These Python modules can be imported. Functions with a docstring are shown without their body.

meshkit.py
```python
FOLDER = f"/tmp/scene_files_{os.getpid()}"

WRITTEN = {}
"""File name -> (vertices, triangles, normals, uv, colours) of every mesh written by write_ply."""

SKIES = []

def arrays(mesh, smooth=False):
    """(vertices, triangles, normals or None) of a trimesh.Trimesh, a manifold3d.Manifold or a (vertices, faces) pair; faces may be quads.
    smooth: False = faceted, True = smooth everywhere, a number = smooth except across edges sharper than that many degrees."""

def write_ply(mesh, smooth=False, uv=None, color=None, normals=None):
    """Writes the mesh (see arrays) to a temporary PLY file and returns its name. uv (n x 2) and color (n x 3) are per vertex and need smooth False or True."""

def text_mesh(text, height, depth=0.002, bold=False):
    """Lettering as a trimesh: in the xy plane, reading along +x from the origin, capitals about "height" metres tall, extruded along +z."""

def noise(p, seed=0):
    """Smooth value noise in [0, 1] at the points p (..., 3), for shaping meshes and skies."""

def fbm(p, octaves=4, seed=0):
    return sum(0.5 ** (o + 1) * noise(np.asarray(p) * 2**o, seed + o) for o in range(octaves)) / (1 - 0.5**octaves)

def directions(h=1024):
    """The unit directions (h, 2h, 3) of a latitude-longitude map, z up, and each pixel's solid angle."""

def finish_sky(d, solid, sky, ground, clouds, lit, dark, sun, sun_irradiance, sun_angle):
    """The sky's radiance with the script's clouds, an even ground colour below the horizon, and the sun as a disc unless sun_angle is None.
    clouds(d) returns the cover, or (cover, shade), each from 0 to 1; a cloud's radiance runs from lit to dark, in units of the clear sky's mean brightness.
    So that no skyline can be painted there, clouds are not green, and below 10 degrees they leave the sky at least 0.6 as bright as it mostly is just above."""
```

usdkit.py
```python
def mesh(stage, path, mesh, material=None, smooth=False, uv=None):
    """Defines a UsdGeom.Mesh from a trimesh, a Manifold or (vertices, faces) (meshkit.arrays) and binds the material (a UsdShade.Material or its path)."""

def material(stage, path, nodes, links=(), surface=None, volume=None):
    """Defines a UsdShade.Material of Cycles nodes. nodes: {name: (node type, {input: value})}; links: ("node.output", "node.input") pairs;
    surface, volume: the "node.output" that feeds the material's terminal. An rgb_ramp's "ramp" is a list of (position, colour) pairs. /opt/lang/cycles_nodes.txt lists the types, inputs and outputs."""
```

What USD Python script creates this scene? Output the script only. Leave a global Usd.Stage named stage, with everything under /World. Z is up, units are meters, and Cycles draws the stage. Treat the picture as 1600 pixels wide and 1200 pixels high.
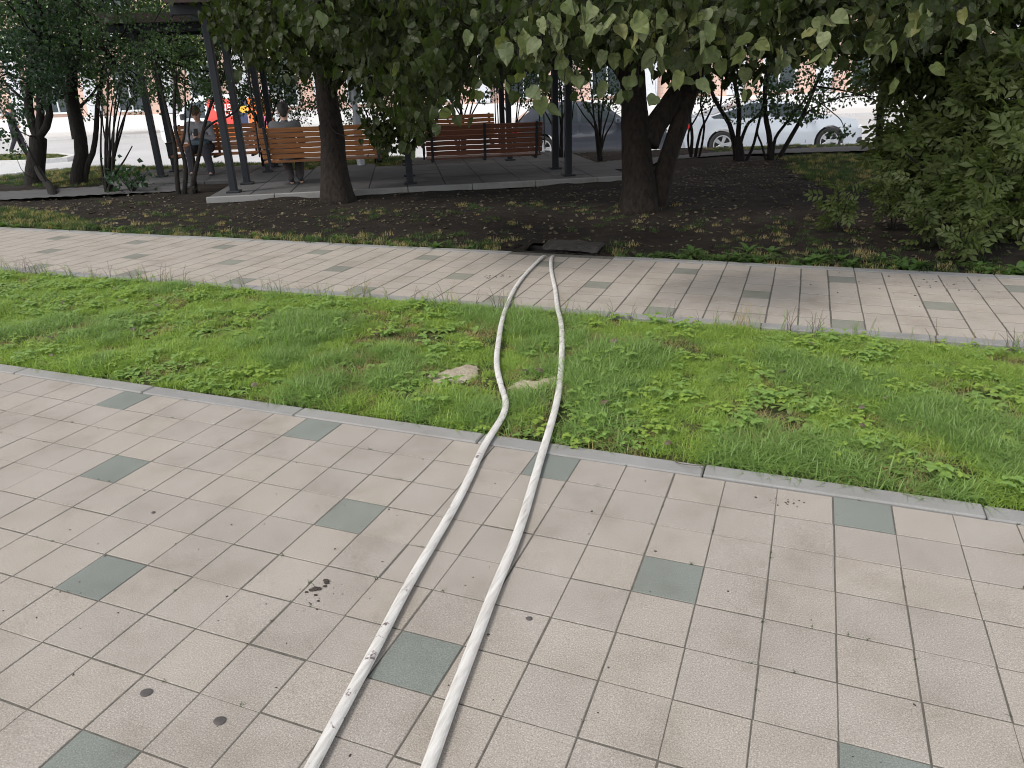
import json, math, random
import numpy as np, trimesh, manifold3d as m3d
import meshkit, usdkit
from shapely.geometry import Polygon, Point, box as sbox
from shapely import contains_xy
from pxr import Usd, UsdGeom, UsdLux, UsdShade, Gf, Sdf, Vt

stage = Usd.Stage.CreateInMemory()
UsdGeom.SetStageUpAxis(stage, 'Z'); UsdGeom.SetStageMetersPerUnit(stage, 1.0)
UsdGeom.Xform.Define(stage, '/World')

# ------------------------------------------------------------------ camera, sky, sun, exposure
FPX = 1154.8                                    # focal length in pixels of a 1600 wide picture
CAM = np.array([-0.21022, -2.70958, 1.50118])
CF = np.array([-0.3469688, 0.85870978, -0.37713415]); CR = np.array([0.93152794, 0.36223931, -0.03222382]); CU = np.array([-0.10894191, 0.36249166, 0.92559789])
cam = UsdGeom.Camera.Define(stage, '/World/camera')
cam.AddTransformOp().Set(Gf.Matrix4d(*CR, 0, *CU, 0, *(-CF), 0, *CAM, 1))
cam.CreateHorizontalApertureAttr(36.0); cam.CreateVerticalApertureAttr(27.0); cam.CreateFocalLengthAttr(36.0 * FPX / 1600)
cam.CreateClippingRangeAttr(Gf.Vec2f(0.05, 600)); cam.CreateExposureAttr(1.12)

SUN_AZ, SUN_EL = math.radians(215), math.radians(52)       # azimuth of the direction towards the sun, atan2(x, y)
sky = UsdLux.DomeLight.Define(stage, '/World/sky')
sky.GetPrim().SetCustomDataByKey('kind', 'structure')
skym = usdkit.material(stage, '/World/Looks/sky', {
    'tc': ('texture_coordinate', {}), 'map': ('mapping', {'mapping_type': 'point', 'scale': (1.0, 1.0, 2.6)}),
    'n': ('noise_texture', {'scale': 2.2, 'detail': 6.0, 'roughness': 0.55}),
    'cr': ('rgb_ramp', {'ramp': [(0.30, (0.78, 0.80, 0.83)), (0.55, (0.98, 0.98, 0.98)), (0.8, (1.12, 1.12, 1.1))]}),
    's': ('sky_texture', {'sky_type': 'single_scattering', 'sun_disc': False, 'sun_elevation': SUN_EL, 'sun_rotation': SUN_AZ}),
    'd': ('hsv', {'saturation': 0.22, 'value': 1.0, 'fac': 1.0}),
    'mx': ('mix_color', {'blend_type': 'multiply', 'fac': 1.0, 'use_clamp': False}),
    'b': ('background_shader', {'strength': 0.13})},
    [('tc.generated', 'map.vector'), ('map.vector', 'n.vector'), ('n.fac', 'cr.fac'), ('s.color', 'd.color'), ('d.color', 'mx.a'), ('cr.color', 'mx.b'), ('mx.result', 'b.color')], surface='b.background')
UsdShade.MaterialBindingAPI.Apply(sky.GetPrim()).Bind(skym)
sun = UsdLux.DistantLight.Define(stage, '/World/sun')
sun.CreateIntensityAttr(0.34); sun.CreateAngleAttr(16.0); sun.CreateColorAttr(Gf.Vec3f(1.0, 0.95, 0.88)); sun.CreateNormalizeAttr(True)
sd = np.array([math.sin(SUN_AZ) * math.cos(SUN_EL), math.cos(SUN_AZ) * math.cos(SUN_EL), math.sin(SUN_EL)])
_x = np.cross([0, 0, 1.0], sd); _x /= np.linalg.norm(_x); _y = np.cross(sd, _x)
sun.AddTransformOp().Set(Gf.Matrix4d(*_x, 0, *_y, 0, *sd, 0, 0, 0, 20, 1))

# ------------------------------------------------------------------ helpers
USED = {}
def path_for(name, parent='/World'):
    key = (parent, name); k = USED.get(key, 0); USED[key] = k + 1
    return f'{parent}/{name}' if k == 0 else f'{parent}/{name}_{k:03d}'
def P(o): return str(o.GetPath())
def tag(prim, label=None, cat=None, group=None, kind=None):
    for k, v in (('label', label), ('category', cat), ('group', group), ('kind', kind)):
        if v: prim.SetCustomDataByKey(k, v)
    return prim
def thing(name, label, cat, loc=(0, 0, 0), rz=0.0, group=None, kind=None):
    x = UsdGeom.Xform.Define(stage, path_for(name))
    x.AddTranslateOp().Set(Gf.Vec3d(*map(float, loc))); x.AddRotateZOp().Set(math.degrees(rz))
    return tag(x.GetPrim(), label, cat, group, kind)
def part(name, mesh, mat, parent, smooth=False, label=None, kind=None):
    m = usdkit.mesh(stage, path_for(name, P(parent)), mesh, MAT[mat], smooth=smooth)
    return tag(m.GetPrim(), label, None, None, kind)
def top(name, mesh, mat, label=None, cat=None, group=None, kind=None, smooth=False):
    m = usdkit.mesh(stage, path_for(name), mesh, MAT[mat], smooth=smooth)
    return tag(m.GetPrim(), label, cat, group, kind)
def copy_of(root, label, loc, rz=0.0, group=None):
    d = root.GetCustomData()
    r = thing(root.GetName().rstrip('0123456789').rstrip('_'), label, d['category'], loc, rz, group or d.get('group'))
    r.GetReferences().AddInternalReference(root.GetPath()); r.SetInstanceable(True)
    return r
def boxm(c, s, rz=0.0):
    b = trimesh.creation.box(extents=s)
    if rz: b.apply_transform(trimesh.transformations.rotation_matrix(rz, [0, 0, 1]))
    b.apply_translation(c); return b
def bevel_box(c, s, r, rz=0.0):
    """A box with chamfered edges."""
    hx, hy, hz = np.array(s) / 2; r = min(r, .9 * min(hx, hy, hz)); pts = []
    for sx in (-1, 1):
        for sy in (-1, 1):
            for sz in (-1, 1):
                pts += [(sx * (hx - r), sy * (hy - r), sz * hz), (sx * hx, sy * (hy - r), sz * (hz - r)), (sx * (hx - r), sy * hy, sz * (hz - r))]
    h = trimesh.convex.convex_hull(np.array(pts))
    if rz: h.apply_transform(trimesh.transformations.rotation_matrix(rz, [0, 0, 1]))
    h.apply_translation(c); return h
def cat(ms): return trimesh.util.concatenate(list(ms))
def rot(m, ang, axis, at=(0, 0, 0)): m.apply_transform(trimesh.transformations.rotation_matrix(ang, axis, at)); return m
def spline(pts, n):
    p = np.array(pts, float)
    if len(p) < 3:
        t = np.linspace(0, 1, n)[:, None]; return p[0] * (1 - t) + p[-1] * t
    d = np.r_[0, np.cumsum(np.linalg.norm(np.diff(p, axis=0), axis=1))]
    from scipy.interpolate import PchipInterpolator
    return PchipInterpolator(d, p)(np.linspace(0, d[-1], n))
def tube(pts, r0, r1=None, sides=8, n=None, flare=0.0, bump=0.0, seed=0, flat=1.0, cap=True):
    r1 = r0 if r1 is None else r1
    n = n or max(6, 3 * len(pts)); c = spline(pts, n)
    t = np.gradient(c, axis=0); t /= np.linalg.norm(t, axis=1, keepdims=True) + 1e-9
    ref = np.array([0, 0, 1.0]) if abs(t[:, 2]).mean() < .7 else np.array([1.0, 0.2, 0])
    a = np.cross(t, ref); a /= np.linalg.norm(a, axis=1, keepdims=True) + 1e-9; b = np.cross(a, t)
    s = np.linspace(0, 1, n); rad = r0 + (r1 - r0) * s
    rad = rad * (1 + flare * np.exp(-s * n / 2.2))
    th = np.linspace(0, 2 * np.pi, sides, endpoint=False)
    rr = rad[:, None] * np.ones(sides)
    if bump:
        q = np.stack([np.cos(th)[None] * 2.1 + 0 * rr, np.sin(th)[None] * 2.1 + 0 * rr, (s * n * .35)[:, None] + 0 * rr], -1)
        rr = rr * (1 + bump * (meshkit.noise(q, seed) - .5) * 2)
        if flare: rr = rr * (1 + .22 * np.cos(5 * th + seed)[None] * np.exp(-s * n / 2.0)[:, None])
    v = c[:, None] + rr[..., None] * (np.cos(th)[None, :, None] * a[:, None] + flat * np.sin(th)[None, :, None] * b[:, None])
    v = v.reshape(-1, 3); f = []
    i, j = np.meshgrid(np.arange(n - 1), np.arange(sides), indexing='ij'); j2 = (j + 1) % sides
    q = np.stack([i * sides + j, i * sides + j2, (i + 1) * sides + j2, (i + 1) * sides + j], -1).reshape(-1, 4)
    f = np.vstack([q[:, [0, 1, 2]], q[:, [0, 2, 3]]])
    if cap:
        v = np.vstack([v, c[:1], c[-1:]]); k = len(v)
        e0 = np.stack([np.full(sides, k - 2), (np.arange(sides) + 1) % sides, np.arange(sides)], -1)
        o = (n - 1) * sides; e1 = np.stack([np.full(sides, k - 1), o + np.arange(sides), o + (np.arange(sides) + 1) % sides], -1)
        f = np.vstack([f, e0, e1])
    m = trimesh.Trimesh(v, f, process=False)
    if m.volume < 0: m.invert()
    return m
def prism(poly, z0, z1):
    m = trimesh.creation.extrude_polygon(poly if isinstance(poly, Polygon) else Polygon(poly), z1 - z0, engine='earcut'); m.apply_translation([0, 0, z0]); return m
def seen(p, margin=0):
    d = np.asarray(p, float) - CAM; z = d @ CF
    x = 800 + FPX * (d @ CR) / np.where(z > .1, z, 1e9); y = 600 - FPX * (d @ CU) / np.where(z > .1, z, 1e9)
    return (z > .1) & (x > -margin) & (x < 1600 + margin) & (y > -margin) & (y < 1200 + margin), z

# ------------------------------------------------------------------ materials
MAT = {}
def mat(name, nodes, links, surface='p.BSDF'): MAT[name] = usdkit.material(stage, f'/World/Looks/{name}', nodes, links, surface=surface)
def plain(name, c, rough=0.6, metal=0.0, spec=0.5, var=0.12, scale=9.0, coat=0.0, bump=0.0, bscale=60.0):
    lo, hi = [x * (1 - var) for x in c], [min(1, x * (1 + var)) for x in c]
    nodes = {'tc': ('texture_coordinate', {}), 'n': ('noise_texture', {'scale': scale, 'detail': 4.0}), 'r': ('rgb_ramp', {'ramp': [(0.3, lo), (0.7, hi)]}),
             'p': ('principled_bsdf', {'roughness': rough, 'metallic': metal, 'specular_ior_level': spec, 'coat_weight': coat})}
    links = [('tc.object', 'n.vector'), ('n.fac', 'r.fac'), ('r.color', 'p.base_color')]
    if bump:
        nodes['n2'] = ('noise_texture', {'scale': bscale, 'detail': 3.0}); nodes['b'] = ('bump', {'strength': bump, 'distance': 0.01})
        links += [('tc.object', 'n2.vector'), ('n2.fac', 'b.height'), ('b.normal', 'p.normal')]
    mat(name, nodes, links)
def tile_mat(name, c, speck_l, speck_d, bumps=0.5, var=0.042, yellow=0.0):
    """Ground concrete paving: fine aggregate speckle, broad dirt patches, tone that varies from slab to slab."""
    k = np.array(c)
    nodes = {'g': ('geometry', {}), 'oi': ('object_info', {}),
        'v': ('noise_texture', {'scale': 230.0, 'detail': 3.0, 'roughness': 0.75}),
        'rs': ('rgb_ramp', {'ramp': [(0.33, speck_d), (0.45, tuple(k * .93)), (0.55, tuple(k * 1.04)), (0.66, speck_l)]}),
        'd': ('noise_texture', {'scale': 3.1, 'detail': 7.0, 'roughness': 0.62}),
        'rd': ('rgb_ramp', {'ramp': [(0.30, (0.80, 0.78, 0.75)), (0.48, (0.97, 0.96, 0.95)), (0.7, (1.06, 1.06, 1.06))]}),
        'd2': ('noise_texture', {'scale': 19.0, 'detail': 5.0, 'roughness': 0.7}),
        'rd2': ('rgb_ramp', {'ramp': [(0.22, (0.74, 0.72, 0.70)), (0.36, (0.97, 0.97, 0.96)), (0.7, (1.02, 1.02, 1.02))]}),
        'ro': ('rgb_ramp', {'ramp': [(0.0, (1 - var, 1 - var, 1 - var * .9)), (0.5, (1.0, 1.0, 1.0)), (0.8, (1 + var * .6, 1 + var * .4, 1 + var * .2)), (1.0, (1 + var, 1 + var * .7, 1 + var * .3))]}),
        'm1': ('mix_color', {'blend_type': 'multiply', 'fac': 1.0, 'use_clamp': False}), 'm2': ('mix_color', {'blend_type': 'multiply', 'fac': 1.0, 'use_clamp': False}), 'm3': ('mix_color', {'blend_type': 'multiply', 'fac': 0.8, 'use_clamp': False}),
        'b': ('bump', {'strength': bumps, 'distance': 0.002}), 'p': ('principled_bsdf', {'roughness': 0.88, 'specular_ior_level': 0.25})}
    links = [('g.position', 'v.vector'), ('g.position', 'd.vector'), ('g.position', 'd2.vector'), ('v.fac', 'rs.fac'), ('d.fac', 'rd.fac'), ('d2.fac', 'rd2.fac'), ('oi.random', 'ro.fac'),
        ('rs.color', 'm1.a'), ('rd.color', 'm1.b'), ('m1.result', 'm2.a'), ('ro.color', 'm2.b'), ('m2.result', 'm3.a'), ('rd2.color', 'm3.b'), ('m3.result', 'p.base_color'), ('v.fac', 'b.height'), ('b.normal', 'p.normal')]
    mat(name, nodes, links)
tile_mat('paving_pink', (0.2875, 0.2612, 0.2332), (0.4260, 0.3990, 0.3618), (0.1775, 0.1524, 0.1337))
tile_mat('paving_green', (0.1651, 0.1802, 0.1649), (0.2321, 0.2416, 0.2260), (0.1160, 0.1318, 0.1196), var=0.07)
tile_mat('paving_pink_far', (0.3114, 0.2807, 0.2471), (0.3910, 0.3571, 0.3179), (0.2391, 0.2114, 0.1837))
tile_mat('paving_green_far', (0.1898, 0.1932, 0.1656), (0.2220, 0.2267, 0.2016), (0.1504, 0.1524, 0.1331), var=0.10)
tile_mat('kerb', (0.2270, 0.2246, 0.2195), (0.2883, 0.2835, 0.2753), (0.1730, 0.1694, 0.1637), var=0.05)
tile_mat('slab', (0.0774, 0.0774, 0.0793), (0.0967, 0.0967, 0.0967), (0.0580, 0.0580, 0.0580))
plain('joint', (0.088, 0.08, 0.067), 0.95, var=0.3, scale=30)
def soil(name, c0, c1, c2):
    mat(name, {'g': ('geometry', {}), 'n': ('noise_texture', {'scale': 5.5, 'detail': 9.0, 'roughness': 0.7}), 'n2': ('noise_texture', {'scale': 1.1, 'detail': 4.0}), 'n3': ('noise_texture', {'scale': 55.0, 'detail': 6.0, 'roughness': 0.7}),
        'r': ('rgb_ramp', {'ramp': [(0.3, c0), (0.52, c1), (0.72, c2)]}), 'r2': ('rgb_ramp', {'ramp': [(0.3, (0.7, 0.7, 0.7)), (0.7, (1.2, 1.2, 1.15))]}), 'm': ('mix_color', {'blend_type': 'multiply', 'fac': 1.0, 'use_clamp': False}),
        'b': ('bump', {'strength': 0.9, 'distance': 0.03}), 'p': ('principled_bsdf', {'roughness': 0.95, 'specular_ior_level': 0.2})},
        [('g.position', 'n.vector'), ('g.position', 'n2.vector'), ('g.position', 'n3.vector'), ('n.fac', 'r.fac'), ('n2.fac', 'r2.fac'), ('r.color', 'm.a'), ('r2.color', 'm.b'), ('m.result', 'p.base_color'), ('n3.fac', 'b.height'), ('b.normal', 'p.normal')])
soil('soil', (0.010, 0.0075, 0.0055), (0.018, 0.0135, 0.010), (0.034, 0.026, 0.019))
soil('lawn_soil', (0.035, 0.045, 0.014), (0.065, 0.075, 0.025), (0.11, 0.095, 0.045))
soil('sand', (0.33, 0.275, 0.20), (0.47, 0.405, 0.31), (0.56, 0.50, 0.41))
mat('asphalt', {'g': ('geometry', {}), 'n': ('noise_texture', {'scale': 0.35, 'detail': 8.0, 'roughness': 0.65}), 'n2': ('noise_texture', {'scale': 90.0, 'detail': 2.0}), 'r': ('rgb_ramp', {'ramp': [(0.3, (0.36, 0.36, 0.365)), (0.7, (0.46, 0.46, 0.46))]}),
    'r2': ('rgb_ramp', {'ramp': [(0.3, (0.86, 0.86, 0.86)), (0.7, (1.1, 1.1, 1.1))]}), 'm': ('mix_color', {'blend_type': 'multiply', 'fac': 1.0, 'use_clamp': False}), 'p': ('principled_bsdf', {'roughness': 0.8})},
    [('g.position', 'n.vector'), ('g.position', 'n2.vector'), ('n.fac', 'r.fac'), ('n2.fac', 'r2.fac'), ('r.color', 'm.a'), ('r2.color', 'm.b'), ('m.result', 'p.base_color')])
plain('kerb_granite', (0.50, 0.49, 0.48), 0.8, var=0.12, scale=14)
plain('line_paint', (0.75, 0.75, 0.73), 0.7, var=0.12)
def leaf(name, cols, trans=0.35, rough=0.5, obj_random=False, tcol=None, spec=0.4, spread=1.0):
    src = ('object_info', {}) if obj_random else ('geometry', {}); out = 'o.random' if obj_random else 'o.random_per_island'
    t = tcol or tuple(np.array(cols[len(cols) // 2]) * np.array([1.5, 1.7, 0.8]))
    mat(name, {'o': src, 'g': ('geometry', {}), 'n': ('noise_texture', {'scale': 55.0, 'detail': 3.0}), 'rn': ('rgb_ramp', {'ramp': [(0.3, (0.85, 0.85, 0.85)), (0.7, (1.12, 1.12, 1.1))]}),
        'r': ('rgb_ramp', {'ramp': [(i / (len(cols) - 1), c) for i, c in enumerate(cols)]}), 'm': ('mix_color', {'blend_type': 'multiply', 'fac': 1.0, 'use_clamp': False}),
        'p': ('principled_bsdf', {'roughness': rough, 'specular_ior_level': spec}), 't': ('translucent_bsdf', {}), 'tm': ('mix_color', {'blend_type': 'multiply', 'fac': 1.0, 'a': (1.6, 1.8, 0.9), 'use_clamp': False}), 'mx': ('mix_closure', {'fac': trans})},
        [(out, 'r.fac'), ('g.position', 'n.vector'), ('n.fac', 'rn.fac'), ('r.color', 'm.a'), ('rn.color', 'm.b'), ('m.result', 'p.base_color'), ('m.result', 'tm.b'), ('tm.result', 't.color'), ('p.BSDF', 'mx.closure1'), ('t.BSDF', 'mx.closure2')], surface='mx.closure')
leaf('linden_big', [(0.0840, 0.1032, 0.0410), (0.1239, 0.1455, 0.0640), (0.0752, 0.0939, 0.0427), (0.1459, 0.1644, 0.0812), (0.0972, 0.1174, 0.0410), (0.1327, 0.1268, 0.0470)], 0.16, 0.6, obj_random=True, spec=0.25)  # foreground hanging leaves: their lit look is put into this brighter colour
leaf('linden', [(0.0229, 0.0312, 0.0086), (0.0333, 0.0395, 0.0120), (0.0270, 0.0354, 0.0106), (0.0416, 0.0458, 0.0160), (0.0458, 0.0416, 0.0117)], 0.25, 0.5, spec=0.18)  # same leaves darkened: shade of the leaf mass is put into the colour
leaf('shrub_leaf', [(0.0275, 0.0520, 0.0172), (0.0428, 0.0734, 0.0214), (0.0337, 0.0612, 0.0184), (0.0551, 0.0826, 0.0245)], 0.3, 0.5)
leaf('street_leaf', [(0.10, 0.15, 0.035), (0.15, 0.20, 0.05), (0.12, 0.18, 0.04), (0.18, 0.21, 0.06)], 0.4, 0.5)  # shrub green brightened, sunlight painted into the leaf colour
leaf('dark_leaf', [(0.0180, 0.0390, 0.0180), (0.0270, 0.0510, 0.0204), (0.0228, 0.0450, 0.0228), (0.0360, 0.0600, 0.0240)], 0.28, 0.45)
leaf('ash_leaf', [(0.0586, 0.0762, 0.0239), (0.0906, 0.1075, 0.0335), (0.0747, 0.0896, 0.0335), (0.1280, 0.1298, 0.0463)], 0.28, 0.5, spec=0.25)
leaf('grass_a', [(0.2278, 0.3168, 0.0639), (0.3039, 0.3961, 0.0914), (0.2584, 0.3433, 0.0822), (0.3647, 0.4357, 0.1280), (0.4863, 0.4225, 0.2193)], 0.38, 0.5)
leaf('grass_b', [(0.1668, 0.2507, 0.0725), (0.2336, 0.3101, 0.0886), (0.2002, 0.2771, 0.0886), (0.3005, 0.3563, 0.1288)], 0.38, 0.5)
leaf('straw', [(0.2812, 0.2250, 0.1031), (0.2063, 0.1781, 0.0656), (0.1500, 0.1688, 0.0469), (0.3187, 0.2531, 0.1406)], 0.3, 0.7)
leaf('weed', [(0.1737, 0.2675, 0.0673), (0.2233, 0.3189, 0.0808), (0.1985, 0.2961, 0.0942), (0.2730, 0.3530, 0.1145)], 0.3, 0.5)
leaf('shrub_weed', [(0.0525, 0.0980, 0.0224), (0.0700, 0.1155, 0.0280), (0.0420, 0.0840, 0.0210)], 0.3, 0.5)
leaf('park_grass', [(0.0330, 0.0600, 0.0120), (0.0540, 0.0840, 0.0180), (0.0420, 0.0720, 0.0150), (0.0780, 0.0840, 0.0300)], 0.35, 0.5)
leaf('litter', [(0.0524, 0.0379, 0.0204), (0.0874, 0.0699, 0.0408), (0.0408, 0.0291, 0.0174), (0.1282, 0.1106, 0.0757), (0.0641, 0.0466, 0.0204)], 0.1, 0.7, obj_random=True)
def bark(name, c):
    k = np.array(c)
    mat(name, {'tc': ('texture_coordinate', {}), 'mp': ('mapping', {'scale': (26.0, 26.0, 4.0)}), 'n': ('noise_texture', {'scale': 1.0, 'detail': 6.0, 'roughness': 0.65}), 'r': ('rgb_ramp', {'ramp': [(0.32, tuple(k * .45)), (0.5, tuple(k)), (0.7, tuple(k * 1.5))]}),
        'b': ('bump', {'strength': 0.9, 'distance': 0.03}), 'p': ('principled_bsdf', {'roughness': 0.92, 'specular_ior_level': 0.2})},
        [('tc.object', 'mp.vector'), ('mp.vector', 'n.vector'), ('n.fac', 'r.fac'), ('r.color', 'p.base_color'), ('n.fac', 'b.height'), ('b.normal', 'p.normal')])
bark('bark', (0.019, 0.0145, 0.0115)); bark('bark_dark', (0.0125, 0.0105, 0.009))
mat('wood', {'tc': ('texture_coordinate', {}), 'oi': ('object_info', {}), 'mp': ('mapping', {'scale': (2.0, 45.0, 45.0)}), 'n': ('noise_texture', {'scale': 1.0, 'detail': 5.0}), 'r': ('rgb_ramp', {'ramp': [(0.3, (0.24, 0.08, 0.022)), (0.55, (0.36, 0.13, 0.036)), (0.75, (0.45, 0.18, 0.055))]}),
    'ro': ('rgb_ramp', {'ramp': [(0.0, (0.75, 0.72, 0.7)), (1.0, (1.1, 1.1, 1.1))]}), 'm': ('mix_color', {'blend_type': 'multiply', 'fac': 1.0, 'use_clamp': False}), 'p': ('principled_bsdf', {'roughness': 0.45})},
    [('tc.object', 'mp.vector'), ('mp.vector', 'n.vector'), ('n.fac', 'r.fac'), ('oi.random', 'ro.fac'), ('r.color', 'm.a'), ('ro.color', 'm.b'), ('m.result', 'p.base_color')])
mat('wood_red', {'tc': ('texture_coordinate', {}), 'oi': ('object_info', {}), 'mp': ('mapping', {'scale': (2.0, 45.0, 45.0)}), 'n': ('noise_texture', {'scale': 1.0, 'detail': 5.0}), 'r': ('rgb_ramp', {'ramp': [(0.3, (0.070, 0.024, 0.012)), (0.55, (0.105, 0.036, 0.018)), (0.75, (0.14, 0.052, 0.026))]}),
    'p': ('principled_bsdf', {'roughness': 0.45})}, [('tc.object', 'mp.vector'), ('mp.vector', 'n.vector'), ('n.fac', 'r.fac'), ('r.color', 'p.base_color')])  # same bench wood with deep shade painted into its colour
mat('wood_aged', {'tc': ('texture_coordinate', {}), 'oi': ('object_info', {}), 'mp': ('mapping', {'scale': (2.0, 45.0, 45.0)}), 'n': ('noise_texture', {'scale': 1.0, 'detail': 5.0}), 'r': ('rgb_ramp', {'ramp': [(0.3, (0.14, 0.052, 0.016)), (0.55, (0.21, 0.082, 0.026)), (0.75, (0.28, 0.115, 0.038))]}),
    'p': ('principled_bsdf', {'roughness': 0.45})}, [('tc.object', 'mp.vector'), ('mp.vector', 'n.vector'), ('n.fac', 'r.fac'), ('r.color', 'p.base_color')])  # same bench wood with moderate shade painted into its colour
plain('wood_brown', (0.030, 0.015, 0.010), 0.6, var=0.25, scale=16)
plain('steel_blue', (0.012, 0.0145, 0.018), 0.6, var=0.15, scale=7, spec=0.3)
plain('galvanised', (0.42, 0.44, 0.47), 0.45, metal=0.35, var=0.12)
mat('hose', {'tc': ('texture_coordinate', {}), 'mp': ('mapping', {'scale': (3.2, 0.28, 3.2)}), 'n': ('noise_texture', {'scale': 26.0, 'detail': 5.0, 'roughness': 0.65}), 'r': ('rgb_ramp', {'ramp': [(0.28, (0.29, 0.27, 0.245)), (0.42, (0.42, 0.40, 0.375)), (0.62, (0.545, 0.53, 0.505))]}),
    'n2': ('noise_texture', {'scale': 9.0, 'detail': 7.0, 'roughness': 0.7}), 'r2': ('rgb_ramp', {'ramp': [(0.0, (0.12, 0.09, 0.10)), (0.285, (0.2, 0.16, 0.17)), (0.32, (1, 1, 1)), (1.0, (1, 1, 1))]}), 'm': ('mix_color', {'blend_type': 'multiply', 'fac': 1.0}),
    'w': ('noise_texture', {'scale': 420.0, 'detail': 1.0}), 'b': ('bump', {'strength': 0.35, 'distance': 0.002}), 'p': ('principled_bsdf', {'roughness': 0.7, 'specular_ior_level': 0.3})},
    [('tc.object', 'mp.vector'), ('mp.vector', 'n.vector'), ('tc.object', 'n2.vector'), ('tc.object', 'w.vector'), ('n.fac', 'r.fac'), ('n2.fac', 'r2.fac'), ('r.color', 'm.a'), ('r2.color', 'm.b'), ('m.result', 'p.base_color'), ('w.fac', 'b.height'), ('b.normal', 'p.normal')])
mat('hose_stained', {'tc': ('texture_coordinate', {}), 'mp': ('mapping', {'scale': (3.2, 0.28, 3.2)}), 'n': ('noise_texture', {'scale': 26.0, 'detail': 5.0, 'roughness': 0.65}), 'r': ('rgb_ramp', {'ramp': [(0.28, (0.29, 0.27, 0.245)), (0.42, (0.42, 0.40, 0.375)), (0.62, (0.545, 0.53, 0.505))]}),
    'n2': ('noise_texture', {'scale': 30.0, 'detail': 7.0, 'roughness': 0.7}), 'r2': ('rgb_ramp', {'ramp': [(0.0, (0.12, 0.09, 0.10)), (0.35, (0.28, 0.22, 0.24)), (0.40, (1, 1, 1)), (1.0, (1, 1, 1))]}), 'm': ('mix_color', {'blend_type': 'multiply', 'fac': 1.0}),
    'w': ('noise_texture', {'scale': 420.0, 'detail': 1.0}), 'b': ('bump', {'strength': 0.35, 'distance': 0.002}), 'p': ('principled_bsdf', {'roughness': 0.7, 'specular_ior_level': 0.3})},
    [('tc.object', 'mp.vector'), ('mp.vector', 'n.vector'), ('tc.object', 'n2.vector'), ('tc.object', 'w.vector'), ('n.fac', 'r.fac'), ('n2.fac', 'r2.fac'), ('r.color', 'm.a'), ('r2.color', 'm.b'), ('m.result', 'p.base_color'), ('w.fac', 'b.height'), ('b.normal', 'p.normal')])
plain('gum', (0.060, 0.052, 0.050), 0.8, var=0.2, scale=60)
plain('dirt', (0.040, 0.030, 0.026), 0.95, var=0.4, scale=90)
plain('lid', (0.022, 0.019, 0.016), 0.8, var=0.35, scale=12, bump=0.4)
plain('pit', (0.012, 0.009, 0.007), 0.95, var=0.3)
plain('twig', (0.07, 0.05, 0.035), 0.9, var=0.3, scale=40)
mat('pink_stone', {'tc': ('texture_coordinate', {}), 'sx': ('separate_xyz', {}), 'cx': ('combine_xyz', {}), 'b': ('brick_texture', {'color1': (0.62, 0.43, 0.35), 'color2': (0.67, 0.47, 0.385), 'mortar': (0.50, 0.35, 0.29), 'scale': 1.0, 'mortar_size': 0.012, 'brick_width': 0.9, 'row_height': 0.3}), 'p': ('principled_bsdf', {'roughness': 0.85})},
    [('tc.object', 'sx.vector'), ('sx.x', 'cx.x'), ('sx.z', 'cx.y'), ('cx.vector', 'b.vector'), ('b.color', 'p.base_color')])
plain('pale_stone', (0.60, 0.62, 0.66), 0.7, var=0.06); plain('white_stone', (0.72, 0.71, 0.70), 0.7, var=0.05)
plain('frame_white', (0.65, 0.66, 0.67), 0.5, var=0.05)
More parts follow.
